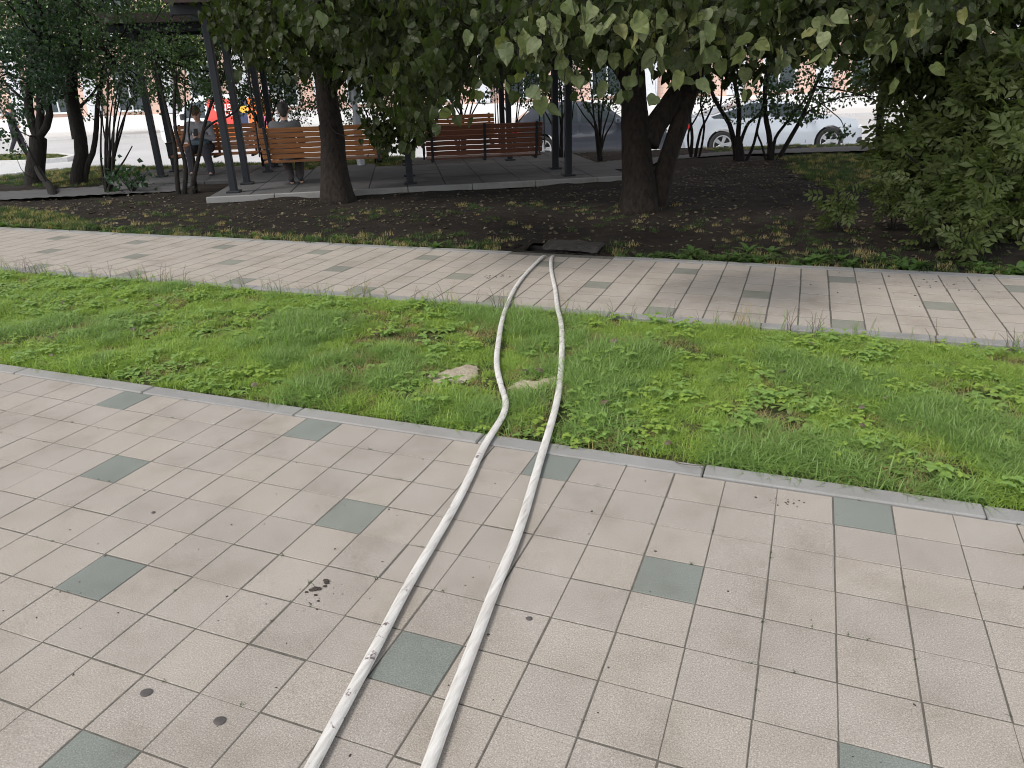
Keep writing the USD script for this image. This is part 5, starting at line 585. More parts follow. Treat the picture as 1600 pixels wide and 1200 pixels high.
CROWN = json.loads('''{"big":[[-2.3,7.2,7.2,5.2,3.9,4.9,46000,0.12],[-1.47,7.33,2.19,1.3,1.0,0.8,1500,0.1],[-2.8,5.94,2.37,1.4,1.2,0.7,1500,0.1],[-3.95,6.16,2.33,1.3,1.0,0.8,1500,0.1],[-0.1,6.51,2.24,1.6,1.2,0.6,1600,0.1]],"mid":[[-7.2,7.4,6.4,4.0,3.8,4.2,26000,0.115],[-6.48,6.07,2.34,1.0,0.9,0.8,1100,0.09],[-5.98,6.54,1.88,0.8,0.7,0.6,700,0.09],[-5.56,6.73,1.39,0.6,0.6,0.75,700,0.09],[-4.95,6.09,2.04,1.0,0.8,0.7,900,0.09],[-5.77,6.64,0.86,0.35,0.3,0.4,160,0.08],[-7.09,5.99,2.44,0.7,0.7,0.6,500,0.09]],"leftA":[[-14.3,7.8,5.6,3.2,3.0,3.6,12000,0.09],[-13.3,7.12,1.98,0.9,0.8,0.7,1700,0.075],[-13.1,6.61,1.17,0.45,0.4,0.35,260,0.07],[-13.63,8.0,2.42,0.9,0.9,0.8,1200,0.075],[-13.51,8.1,1.77,0.5,0.5,0.3,160,0.07],[-12.95,6.49,0.76,0.25,0.25,0.18,60,0.06],[-15.04,8.88,3.09,1.2,0.96,0.9,1500,0.08],[-14.68,9.51,2.87,1.1,0.8800000000000001,0.9,1300,0.08],[-15.06,9.0,2.05,0.8,0.6400000000000001,0.5,600,0.08],[-15.87,9.05,1.58,0.8,0.6400000000000001,0.35,420,0.065]],"leftB":[[-12.0,7.6,5.8,3.0,2.8,3.6,12000,0.09],[-12.67,8.46,2.61,1.3,1.0,0.8,1600,0.06],[-14.56,9.56,2.87,1.3,1.0,0.9,1300,0.06],[-13.84,9.89,2.96,1.2,0.96,0.9,1500,0.08],[-13.41,10.6,2.86,1.2,0.96,0.9,1400,0.08],[-12.93,9.24,1.97,0.9,0.7200000000000001,0.5,700,0.08],[-14.4,9.49,2.02,0.8,0.6400000000000001,0.45,500,0.08],[-14.48,9.51,1.35,0.7,0.5599999999999999,0.3,330,0.065]],"shrubS1":[[-11.32,7.55,2.21,0.7,0.6,0.65,1100,0.05],[-11.19,7.62,1.71,0.45,0.4,0.45,330,0.05],[-11.55,7.2,1.62,0.4,0.4,0.3,150,0.05],[-12.78,9.44,1.49,0.7,0.5599999999999999,0.4,420,0.065]],"shrubS2":[[-9.88,7.56,1.96,0.9,0.7,0.65,1500,0.05],[-10.38,7.58,1.68,0.5,0.5,0.35,300,0.05],[-9.5,7.77,1.55,0.5,0.5,0.3,260,0.05],[-9.87,7.9,2.72,1.2,0.8,0.8,1500,0.055],[-11.55,9.88,2.15,0.9,0.7200000000000001,0.6,900,0.08],[-10.91,8.67,1.47,0.6,0.48,0.3,260,0.065]],"shrubS3":[[-1.89,12.93,1.81,0.8,0.7,0.7,900,0.06],[-1.5,12.58,0.91,0.5,0.5,0.3,220,0.06],[-2.11,13.31,2.6,0.9,0.8,0.7,900,0.06],[-1.28,13.09,1.34,0.7,0.5599999999999999,0.45,450,0.065],[-1.74,13.49,2.15,1,0.8,0.7,900,0.065]],"shrubS4":[[-0.84,12.7,1.12,0.5,0.5,0.55,420,0.07],[-0.43,12.54,0.89,0.4,0.4,0.25,150,0.075],[0.15,12.49,0.51,0.28,0.25,0.16,60,0.08],[-0.18,13.15,1.53,0.6,0.5,0.35,350,0.06],[-0.71,13.47,2.21,1.1,0.8,0.7,1100,0.06],[0.48,13.93,1.62,0.7,0.6,0.5,420,0.06],[0.18,13.66,1.29,0.8,0.6400000000000001,0.4,520,0.065],[-0.23,13.12,0.98,0.5,0.4,0.3,260,0.065]],"shrubS5":[[-2.46,13.38,1.49,0.5,0.5,0.5,350,0.05],[-2.61,13.28,1.14,0.6,0.48,0.35,330,0.065],[-2.4,13.95,2.2,0.9,0.7200000000000001,0.6,700,0.065]],"shrubS6":[[-4.54,12.86,1.68,0.8,0.6,0.5,800,0.055],[-4.3,12.74,1.2,0.5,0.4,0.25,200,0.05],[-4.65,13.47,2.64,1.1,0.8,0.8,1000,0.06],[-4.24,13.0,1.19,0.6,0.48,0.35,350,0.065]],"shrubS7":[[-5.44,12.92,1.59,0.6,0.5,0.5,500,0.055],[-5.51,13.61,2.7,1.0,0.8,0.8,900,0.06],[-5.05,13.01,1.46,0.8,0.6400000000000001,0.45,650,0.065]],"shrubS8":[[-7.47,12.99,2.04,0.9,0.7,0.5,900,0.06],[-7.73,13.52,2.94,1.2,0.8,0.8,1100,0.06],[-7.88,12.79,1.42,0.7,0.5599999999999999,0.4,500,0.065],[-6.98,13.16,1.45,0.7,0.5599999999999999,0.35,420,0.065]],"shrubS9":[[-6.4,13.41,1.75,0.6,0.5,0.5,450,0.055],[-6.64,13.94,2.91,1.1,0.8,0.8,1000,0.06],[-6.03,13.39,1.35,0.7,0.5599999999999999,0.4,500,0.065]],"shrubS10":[[-9.02,11.94,1.59,0.8,0.6,0.6,1000,0.06],[-8.74,11.72,0.83,0.6,0.5,0.35,420,0.055],[-9.22,12.64,2.85,1.1,0.8,0.8,1100,0.06],[-8.12,11.68,0.7,0.4,0.4,0.4,260,0.055],[-9.39,11.8,1.09,0.7,0.5599999999999999,0.4,550,0.065],[-8.73,12.34,1.45,0.9,0.7200000000000001,0.5,800,0.065],[-8.18,12.1,0.93,0.5,0.4,0.35,350,0.065]],"shrubS11":[[-11.08,10.9,1.66,0.7,0.6,0.55,1000,0.06],[-10.75,10.73,0.97,0.55,0.5,0.3,420,0.05],[-10.21,10.91,1.15,0.5,0.5,0.5,480,0.05],[-11.17,11.53,2.9,1.2,0.8,0.9,1300,0.06],[-11.07,10.42,2.14,0.8,0.6400000000000001,0.6,800,0.08],[-11.3,10.88,1.29,0.8,0.6400000000000001,0.45,800,0.065],[-10.45,11.32,1.51,0.8,0.6400000000000001,0.6,900,0.065],[-11.03,11.55,2.03,0.9,0.7200000000000001,0.6,900,0.065]],"thin":[[0.89,15.06,1.96,0.7,0.7,0.6,420,0.05],[0.85,15.4,2.78,1,0.9,0.7,800,0.055],[0.92,14.76,1.26,0.7,0.5599999999999999,0.45,450,0.065],[1.2,14.38,0.67,0.5,0.4,0.3,200,0.065]],"bigshrub":[[1.47,7.17,1.77,0.9,0.7200000000000001,0.6,270.0,0.12],[1.05,7.72,1.81,0.8,0.6400000000000001,0.6,240.0,0.12],[0.73,7.91,1.49,0.5,0.4,0.5,150.0,0.12],[1.23,7.26,1.14,0.7,0.5599999999999999,0.5,270.0,0.12],[1.62,6.52,1.22,0.6,0.48,0.6,240.0,0.12],[0.9,7.22,0.81,0.45,0.36000000000000004,0.35,126.0,0.12],[1.35,6.63,0.65,0.6,0.48,0.4,210.0,0.12],[1.06,6.6,0.59,0.45,0.36000000000000004,0.3,126.0,0.12],[1.59,5.81,0.67,0.5,0.4,0.45,180.0,0.12],[0.91,7.27,0.38,0.3,0.24,0.25,54.0,0.12],[1.44,5.49,0.36,0.4,0.32000000000000006,0.3,99.0,0.12],[1.19,5.95,0.32,0.35,0.27999999999999997,0.22,78.0,0.12],[2.02,6.55,0.91,0.8,0.6400000000000001,0.8,240.0,0.12],[1.96,7.41,1.88,1,0.8,0.8,240.0,0.12],[0.54,8.32,2.07,0.8,0.6400000000000001,0.7,180.0,0.12],[1.44,7.67,2.42,1.2,0.96,0.7,270.0,0.12],[2.6,8.5,4.2,2.6,2.6,2.4,3500,0.11]]}''')  # large upper blobs, out of view, widened and raised to deepen shade below
def leaf_cloud(pos, size, rng, shape='diamond', hang=.8, out=None):
    n = len(pos); tip = rng.normal(0, .55, (n, 3)); tip[:, 2] -= hang; tip /= np.linalg.norm(tip, axis=1, keepdims=True)
    nr = rng.normal(0, 1, (n, 3)); nr[:, 2] += .7; x = np.cross(tip, nr); x /= np.linalg.norm(x, axis=1, keepdims=True) + 1e-9; z = np.cross(x, tip)
    if shape == 'diamond': loc = np.array([(0, 0, 0), (.42, .38, .1), (0, 1, -.12), (-.42, .38, .1), (0, .42, -.03)]); f = np.array([[0, 1, 4], [1, 2, 4], [2, 3, 4], [3, 0, 4]])
    elif shape == 'heart': loc = np.array([(0, .05, 0), (.34, .0, .07), (.5, .3, .09), (.36, .68, .04), (0, 1.08, -.13), (-.36, .68, .04), (-.5, .3, .09), (-.34, 0, .07), (0, .42, -.05)]); f = np.array([[k, (k + 1) % 8, 8] for k in range(8)])
    else: loc = np.array([(0, 0, 0), (.2, .45, .05), (0, 1, -.1), (-.2, .45, .05)]); f = np.array([[0, 1, 2], [0, 2, 3]])
    sz = size * rng.uniform(.6, 1.2, n)
    v = pos[:, None] + sz[:, None, None] * (loc[None, :, :1] * x[:, None] + loc[None, :, 1:2] * tip[:, None] + loc[None, :, 2:] * z[:, None])
    k = len(loc); F = (f[None] + (np.arange(n) * k)[:, None, None]).reshape(-1, 3)
    return trimesh.Trimesh(v.reshape(-1, 3), F, process=False)
def pinnate(pos, size, rng):
    """Compound leaves: a stalk direction with three pairs of leaflets and one at the tip."""
    n = len(pos); d = rng.normal(0, 1, (n, 3)); d[:, 2] = rng.normal(.1, .6, n); d /= np.linalg.norm(d, axis=1, keepdims=True)
    s = np.cross(d, np.array([0, 0, 1.0])); s /= np.linalg.norm(s, axis=1, keepdims=True) + 1e-9; up = np.cross(s, d); ra = rng.normal(0, .9, n)[:, None]; s, up = s * np.cos(ra) + up * np.sin(ra), up * np.cos(ra) - s * np.sin(ra); L = size * rng.uniform(.75, 1.2, n); vs, fs = [], []; o = 0
    for t, sd_ in [(.5, 1), (.5, -1), (1.1, 1), (1.1, -1), (1.7, 1), (1.7, -1), (1.9, 0)]:
        b = pos + d * (L * t)[:, None]; td = d * (.55 if sd_ else 1) + s * .8 * sd_ - up * .25; td /= np.linalg.norm(td, axis=1, keepdims=True); w = np.cross(td, up); w /= np.linalg.norm(w, axis=1, keepdims=True) + 1e-9
        m = b + td * (L * .5)[:, None] + up * (L * .04)[:, None]
        q = np.stack([b, m + w * (L * .25)[:, None], b + td * L[:, None] - up * (L * .08)[:, None], m - w * (L * .25)[:, None]], 1)
        vs.append(q.reshape(-1, 3)); fs.append((np.array([[0, 1, 2], [0, 2, 3]])[None] + (np.arange(n) * 4)[:, None, None]).reshape(-1, 3) + o); o += 4 * n
    return trimesh.Trimesh(np.vstack(vs), np.vstack(fs), process=False)
def blob_points(b, rng, seed):
    x, y, z, rx, ry, rz, n, s = b; n = int(n)
    p = rng.normal(0, 1, (n * 3, 3)); p /= np.linalg.norm(p, axis=1, keepdims=True); p *= (rng.uniform(.12, 1.0, len(p)) ** (1 / 2.2))[:, None]
    p = p * (rx, ry, rz); q = p + (x, y, z)
    k = meshkit.fbm(q * (1.7 if rx > 2 else 3.2), 3, seed); q = q[np.argsort(-(k + rng.uniform(-.12, .12, len(k))))[:n]]   # leaves gather in clumps
    return q
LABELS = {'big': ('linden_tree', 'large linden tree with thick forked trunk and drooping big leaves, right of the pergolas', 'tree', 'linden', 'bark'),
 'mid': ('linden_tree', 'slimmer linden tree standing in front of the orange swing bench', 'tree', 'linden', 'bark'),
 'leftA': ('park_tree', 'dark several stemmed tree with a leaning low stem at the far left', 'tree', 'dark_leaf', 'bark_dark'),
 'leftB': ('park_tree', 'slim twin stemmed tree right of the leftmost tree', 'tree', 'shrub_leaf', 'bark_dark'),
 'thin': ('young_tree', 'thin straight young tree beside the silver car front', 'tree', 'shrub_leaf', 'bark_dark'),
 'shrubS1': ('park_shrub', 'shrub with a fan of thin bare stems left of the pergola', 'shrub', 'shrub_leaf', 'bark_dark'),
 'shrubS2': ('park_shrub', 'shrub with thick crooked stems in front of the seated person', 'shrub', 'shrub_leaf', 'bark_dark'),
 'shrubS3': ('park_shrub', 'forked shrub in front of the rear wheel of the silver car', 'shrub', 'shrub_leaf', 'bark_dark'),
 'shrubS4': ('park_shrub', 'shrub leaning right across the doors of the silver car', 'shrub', 'shrub_leaf', 'bark_dark'),
 'shrubS5': ('park_shrub', 'slender stemmed shrub behind the silver car tail, right of the linden trunk', 'shrub', 'shrub_leaf', 'bark_dark'),
 'shrubS6': ('park_shrub', 'curved stemmed shrub in front of the dark car, left of the linden trunk', 'shrub', 'shrub_leaf', 'bark_dark'),
 'shrubS7': ('park_shrub', 'shrub in front of the rear wheel of the dark car', 'shrub', 'shrub_leaf', 'bark_dark'),
 'shrubS8': ('park_shrub', 'shrub with leaning thin stems above the half hidden swing bench', 'shrub', 'shrub_leaf', 'bark_dark'),
 'shrubS9': ('park_shrub', 'thin shrub above the right end of the dark red swing bench', 'shrub', 'shrub_leaf', 'bark_dark'),
 'shrubS10': ('park_shrub', 'leafy shrub right of the pale lamp post', 'shrub', 'shrub_leaf', 'bark_dark'),
 'shrubS11': ('park_shrub', 'leafy shrub behind the person seen from behind', 'shrub', 'shrub_leaf', 'bark_dark'),
 'bigshrub': ('large_shrub', 'big dense shrub with compound leaves filling the right edge', 'shrub', 'ash_leaf', 'bark_dark')}
TREE = {}
for i, (x, y, lab) in enumerate(((-31.5, 29.5, 'young street tree, sunlight painted into its leaves, in front of the pink building, farther right'), (-36.5, 27.0, 'young street tree, sunlight painted into its leaves, in front of the pink building at the far left'), (-24.0, 31.5, 'young street tree, sunlight painted into its leaves, in front of the pink building above the van'))):
    rg = np.random.default_rng(300 + i); t = thing('street_tree', lab, 'tree', (x, y, ROAD), 0, 'street trees across the road'); part('trunk', tube([(0, 0, -.1), (.05, .03, 1.8), (.0, .1, 4.2), (.1, 0, 6.0)], .13, .05, 9, 12, flare=.3, bump=.06), 'bark_dark', t, smooth=True)
    q = np.vstack([blob_points([0, 0, 5.0, 2.6, 2.4, 1.9, 2600, .16], rg, 5 + i), blob_points([.9, .4, 4.0, 1.5, 1.4, .8, 700, .16], rg, 9 + i)]); part('crown', leaf_cloud(q, .17, rg), 'street_leaf', t, kind='stuff')
    part('branches', cat([tube([(0, .03, 2.4 + .3 * k), (.7 * math.cos(2.4 * k), .7 * math.sin(2.4 * k), 3.4 + .3 * k), (1.6 * math.cos(2.4 * k), 1.6 * math.sin(2.4 * k), 4.3 + .3 * k)], .045, .015, 6, 8) for k in range(7)]), 'bark_dark', t)
for si, (key, (nm, lab, ct, lm, bm)) in enumerate(LABELS.items()):
    rg = np.random.default_rng(100 + si); br = SK['T'][key]; t = thing(nm, lab, ct, (0, 0, 0), 0, 'shrubs behind the swing pergolas' if nm == 'park_shrub' else None); TREE[key] = t; thick = key in ('big', 'mid')
    twigs = []
    for k, (pts, r0, r1) in enumerate(br):
        pts = [list(p) for p in pts]
        if pts[0][2] < .5: pts[0][2] = min(pts[0][2], float(gz(pts[0][0], pts[0][1]))) - .08
        m = tube(pts, r0, r1, 14 if thick else 8, 26 if thick else 14, flare=(.55 if k == 0 else .3) if thick and k < 2 else (.3 if k == 0 and r0 > .08 else 0), bump=.10 if thick else .07, seed=si * 7 + k)
        if k == 0: part('trunk' if r0 > .06 else 'stem', m, bm, t, smooth=True)
        elif r0 >= .02: part('branch' if thick else 'stem', m, bm, t, smooth=True)
        else: twigs.append(m)
    pts = [blob_points(b, rg, 10 * si + i) for i, b in enumerate(CROWN.get(key, []))]
    ms = []
    for p, b in zip(pts, CROWN[key]):
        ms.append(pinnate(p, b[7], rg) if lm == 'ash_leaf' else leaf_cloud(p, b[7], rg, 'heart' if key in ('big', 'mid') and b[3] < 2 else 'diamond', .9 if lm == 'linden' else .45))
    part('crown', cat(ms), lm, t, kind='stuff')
    allp = np.vstack(pts); n_tw = {'big': 160, 'mid': 120}.get(key, 90 if key.startswith('left') or key == 'bigshrub' else 45)
    ends = np.array([p for pts_, _, _ in br for p in spline(pts_, 24)[8:]]); pick = allp[rg.integers(0, len(allp), n_tw)]
    for q in pick:
        e = ends[np.argmin(np.linalg.norm(ends - q, axis=1))]
        if np.linalg.norm(e - q) > 3.2: continue
        mid = (e + q) / 2 + rg.normal(0, .12, 3) * np.linalg.norm(e - q); L_ = np.linalg.norm(e - q); twigs.append(tube([e, mid, q], .004 + .006 * L_, .003, 5, 6))
    part('twigs', cat(twigs), bm, t, kind='stuff')
# big hanging leaves of the linden
rl = np.random.default_rng(4); big = TREE['big']; near_leaf, tw_m = [], []
def big_leaf(pos, s, rng, petiole_up):
    """Heart-shaped linden leaf hanging from its stalk, creased and curled."""
    out = [(.0, .06), (.16, .00), (.33, .07), (.43, .26), (.43, .46), (.34, .68), (.16, .90), (.0, 1.08)]
    full = out + [(-x, y) for x, y in out[-2:0:-1]]; c1, c2 = rng.uniform(-.45, .25), rng.uniform(.0, .55); v = []
    for x, y in full: v.append((x * rng.uniform(.95, 1.05), y, c2 * abs(x) + c1 * y * y + .05 * math.sin(9 * y + 3 * x)))
    for y in (.3, .62): v.append((0, y, c1 * y * y - .02))
    n = len(full); a, b = n, n + 1; f = []
    for k in range(n):
        k2 = (k + 1) % n; ym = (full[k][1] + full[k2][1]) / 2; f.append([k, k2, a if ym < .47 else b])
    f += [[4, b, a], [n - 4, a, b]]
    tip = np.array([rng.normal(0, .55), rng.normal(0, .55), -1.0]); tip /= np.linalg.norm(tip); yaw = rng.uniform(0, 6.28) if rng.uniform() < .5 else rng.normal(-1.2, .8)
    face = np.array([math.cos(yaw), math.sin(yaw), rng.normal(.35, .3)]); x = np.cross(tip, face); x /= np.linalg.norm(x); z = np.cross(x, tip)
    v = np.array(v) * s; return trimesh.Trimesh(pos + v[:, :1] * x + v[:, 1:2] * tip + v[:, 2:] * z, f, process=False)
cands = []
for k, p in enumerate(SK['tw']):
    c = spline(p, 26); L_ = np.linalg.norm(np.diff(c, axis=0), axis=1).sum(); tw_m.append(tube(p, .006, .0022, 5, 10)); n_l = int(L_ / .034)
    for q in np.linspace(.30, 1.0, n_l):
        at = c[int(q * 25)]; off = rl.normal(0, .055, 3); s = rl.uniform(.055, .115); pos = at + off; lf = big_leaf(pos, s, rl, at)
        tw_m.append(tube([at, (at + pos) / 2 + (0, 0, .008), pos], .0011, .0009, 4, 4)); cands.append((lf, pos, s))
    for _ in range(int(L_ * 9)):
        q = rl.uniform(.25, .8); e = c[int(q * 25)]; a = rl.uniform(0, 6.28); ln = rl.uniform(.12, .30); e2 = e + (ln * math.cos(a), ln * math.sin(a), -ln * rl.uniform(.2, .8)); tw_m.append(tube([e, (e + e2) / 2 + (0, 0, .02), e2], .003, .0015, 4, 5))
        for h in np.linspace(.35, 1, 4): at = e + (e2 - e) * h; pos = at + rl.normal(0, .035, 3); s = rl.uniform(.05, .105); cands.append((big_leaf(pos, s, rl, at), pos, s))
vis, zz = seen(np.array([c[1] for c in cands])); order = np.argsort(np.where(vis, zz / np.array([c[2] for c in cands]), 1e5)); pick = set(order[:300].tolist()); rest = []
for k, c in enumerate(cands):
    if k in pick: part('leaf', c[0], 'linden_big', big)
    else: rest.append(c[0])
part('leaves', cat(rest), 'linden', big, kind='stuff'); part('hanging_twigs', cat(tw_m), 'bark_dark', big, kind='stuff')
# young ash shoots at the right edge and one dark low plant at the left
rs = np.random.default_rng(8)
SPR = [((.10, 5.45), .42, 'leafy sapling farthest left of the right hand undergrowth'), ((.62, 5.75), .62, 'leafy sapling just right of the leftmost one in the undergrowth'), ((.86, 4.95), .5, 'low leafy sapling in front of the taller undergrowth'), ((1.15, 5.6), .85, 'tall leafy sapling in the middle of the undergrowth'), ((1.3, 4.75), .6, 'leafy sapling near the far pavement at the right edge'), ((1.75, 5.1), .9, 'tall leafy sapling at the right border of the picture'), ((1.5, 6.3), 1.0, 'tallest leafy sapling behind the undergrowth'), ((1.62, 4.35), .5, 'small leafy sapling beside the pavement corner at the right'), ((.75, 6.6), .7, 'leafy sapling under the left side of the big shrub'), ((1.05, 4.45), .35, 'lowest leafy sapling by the far pavement kerb')]
for (x, y), h, lab in SPR:
    t = thing('ash_sapling', lab, 'sapling', (x, y, float(soil_z(np.array(x), np.array(y)))), 0, 'ash saplings at the right edge'); st, lv = [], []
    for _ in range(3):
        a = rs.uniform(0, 6.28); e = np.array([h * .3 * math.cos(a), h * .3 * math.sin(a), h * rs.uniform(.7, 1.05)]); st.append(tube([(0, 0, -.03), e * (.4, .4, .55), e], .006, .003, 5, 6)); n = int(9 + 12 * h)
        q = np.linspace(.35, 1, n)[:, None] * e + rs.normal(0, .03, (n, 3)); lv.append(q)
    part('stem', cat(st), 'bark_dark', t); part('foliage', pinnate(np.vstack(lv), .075, rs), 'ash_leaf', t, kind='stuff')
t = thing('leafy_plant', 'low dark green plant at the foot of the bare stemmed shrub', 'plant', (-10.75, 6.75, 0)); q = rs.normal(0, .16, (120, 3)) * (1.3, 1, .7) + (0, 0, .28)
part('foliage', leaf_cloud(q, .10, rs, 'diamond', .3), 'dark_leaf', t, kind='stuff'); part('stem', cat([tube([(0, 0, -.05), p * (.5, .5, .6), p], .006, .003, 5, 5) for p in q[:14]]), 'bark_dark', t)

# ------------------------------------------------------------------ grass, weeds and fallen leaves under the trees
def region(pts): return Polygon(pts)
GR = [(region([(-16.4, 7.9), (-16.3, 10.2), (-15.4, 11.4), (-12.6, 12.5), (-11.7, 11.6), (-11.6, 8.5), (-13.4, 7.2)]), 1500, .075), (region([tuple(uv(.45, 3.4)[:2]), tuple(uv(2.5, 3.4)[:2]), tuple(uv(2.9, 5.6)[:2]), tuple(uv(-2.6, 5.6)[:2]), tuple(uv(-2.6, 4.65)[:2]), tuple(uv(.3, 4.65)[:2])]), 1100, .07),
      (region([(-.6, 11.2), (.0, 8.6), (1.2, 7.9), (2.4, 9), (2.6, 15.4), (.6, 14.0), (-.9, 13.2)]), 1500, .075), (region([(-2.6, 15.1), (.2, 16.9), (4.2, 18.7), (4.2, 17.2), (.3, 15.4), (-2, 14.3)]), 700, .055), (region([(-9.5, 13.6), (-6.4, 15.1), (-3.2, 16.3), (-2.8, 15.7), (-6, 14.4), (-9.4, 13.0)]), 400, .05)]
pp, sc_ = [], []
for poly, n, h in GR:
    q = random_in(poly, n, rs); pp.append(np.c_[q, soil_z(q[:, 0], q[:, 1])]); sc_.append(rs.uniform(.6, 1.2, n) * h / .062)
fr = random_in(Polygon([farp(-9.5, 1.71), farp(4.2, 1.71), farp(4.2, 2.2), farp(-9.5, 2.3)]), 1300, rs); fr = fr[(rs.uniform(size=len(fr)) < np.exp(-(fr[:, 1] - 3.86 - .01 * fr[:, 0]) * 4)) & ~contains_xy(PIT.buffer(.1), fr[:, 0], fr[:, 1])]
pp.append(np.c_[fr, soil_z(fr[:, 0], fr[:, 1])]); sc_.append(rs.uniform(.5, 1.3, len(fr)))
fl = random_in(Polygon([(-11.5, 3.95), (-8.3, 3.95), (-9.2, 4.5), (-11.5, 5.2)]), 500, rs); pp.append(np.c_[fl, soil_z(fl[:, 0], fl[:, 1])]); sc_.append(rs.uniform(.6, 1.3, len(fl)))
sp_ = random_in(Polygon([(-11, 3.95), (2, 3.95), (2, 7.5), (-11, 5.8)]), 1000, rs); kz = meshkit.fbm(np.c_[sp_ * 1.2, np.zeros(len(sp_))], 3, 71); sp_ = sp_[(kz > .54) & ~contains_xy(PIT.buffer(.2), sp_[:, 0], sp_[:, 1])]; pp.append(np.c_[sp_, soil_z(sp_[:, 0], sp_[:, 1])]); sc_.append(rs.uniform(.4, 1.0, len(sp_)))
pp.append(np.c_[ipp, np.full(len(ipp), ROAD + .115)]); sc_.append(rs.uniform(.8, 1.4, len(ipp)))
pp, sc_ = np.vstack(pp), np.concatenate(sc_)
scatter('park_grass', [blades(34, .07, .062, .0045, rs, .8) for _ in range(4)], ['park_grass', 'park_grass', 'straw', 'park_grass'], pp, rs.integers(0, 4, len(pp)), rs.uniform(0, 6.28, len(pp)), sc_, 'thin grass growing under the trees and along the far kerb', 'grass', 'grass_tuft')
wq = np.array([farp(x, 1.72 + abs(d)) for x, d in zip(rs.uniform(.0, 4, 150), rs.normal(0, .2, 150))]); wq2 = np.array([farp(x, 1.72 + abs(d)) for x, d in zip(rs.uniform(-9, .5, 260), rs.normal(0, .12, 260))])[::4]; wq = np.vstack([wq, wq2]); wq = wq[~contains_xy(PIT.buffer(.12), wq[:, 0], wq[:, 1])]
scatter('kerb_weeds', [rosette(6, .09, .05, rs, (.2, 1.0)), rosette(7, .12, .045, rs, (.5, 1.2)), clover(8, .08, .07, .035, rs)], ['shrub_weed', 'shrub_weed', 'park_grass'], np.c_[wq, soil_z(wq[:, 0], wq[:, 1])], rs.integers(0, 3, len(wq)), rs.uniform(0, 6.28, len(wq)), rs.uniform(.5, 1.25, len(wq)), 'bright green weeds along the back kerb of the far pavement', 'weeds', 'weed_rosette')
lit = []
for poly, n in ((Polygon([(-11.5, 4.0), (2.2, 4.0), (2.0, 9), (-3, 9), (-6, 7.4), (-11, 5.6)]), 3000), (Polygon([(-2.9, 9), (2, 8.4), (2.5, 13), (-.8, 13), (-2.6, 10.8)]), 1700), (Polygon([(-16, 5.2), (-11, 7.6), (-9.6, 6.6), (-9, 5.4), (-13, 4.2)]), 600), (Polygon([(-7, 12), (-4.5, 12.6), (-2.5, 14.4), (-4, 15.6), (-8, 13.6)]), 500)): lit.append(random_in(poly, n, rs))
lit = np.vstack(lit); nl = meshkit.fbm(np.c_[lit * .9, np.zeros(len(lit))], 3, 88); lit = lit[(rs.uniform(size=len(lit)) < .3 + 1.1 * nl) & ~contains_xy(PIT, lit[:, 0], lit[:, 1])]
lw = random_in(lawn_in, 90, rs); zz_ = np.r_[soil_z(lit[:, 0], lit[:, 1]) + .012, lawn_z(lw[:, 0], lw[:, 1]) + .05]; lit = np.vstack([lit, lw])
lpro = []
for k in range(3):
    m = leaf_cloud(np.zeros((1, 3)), .036, np.random.default_rng(k), 'heart'); v = m.vertices - m.vertices.mean(0); u_, s_, vt = np.linalg.svd(v); v = v @ vt.T; v[:, 2] *= 1.5; lpro.append(trimesh.Trimesh(v, m.faces, process=False))
scatter('fallen_leaves', lpro, ['litter'] * 3, np.c_[lit, zz_], rs.integers(0, 3, len(lit)), rs.uniform(0, 6.28, len(lit)), rs.uniform(.6, 1.3, len(lit)), 'dry yellow and brown leaves fallen on the soil under the trees', 'fallen leaves', 'fallen_leaf', tilt=rs.normal(0, .25, (len(lit), 2)))

# ------------------------------------------------------------------ hoses, pit lid, small things on the paving
H1 = [(-2.5, 4.02, -.25), (-2.47, 3.9, -.05), (-2.44, 3.72, .02), (-2.36, 3.01), (-2.27, 2.5), (-2.14, 2.02), (-2.02, 1.63), (-1.87, 1.2), (-1.74, .85), (-1.65, .67), (-1.57, .52), (-1.475, .34), (-1.44, .22), (-1.45, .10), (-1.37, -.35), (-1.31, -.75), (-1.28, -1.01), (-1.24, -1.23), (-1.21, -1.4), (-1.19, -1.55), (-1.16, -1.71), (-1.1, -2.1), (-1.02, -2.8)]
H2 = [(-2.42, 4.05, -.25), (-2.4, 3.92, -.05), (-2.36, 3.7, .02), (-2.19, 3.17), (-1.96, 2.58), (-1.78, 2.08), (-1.62, 1.67), (-1.5, 1.31), (-1.39, .95), (-1.29, .6), (-1.22, .3), (-1.18, .05), (-1.12, -.25), (-1.03, -.73), (-1.0, -1.0), (-.96, -1.22), (-.94, -1.4), (-.9, -1.59), (-.85, -2.0), (-.76, -2.8)]
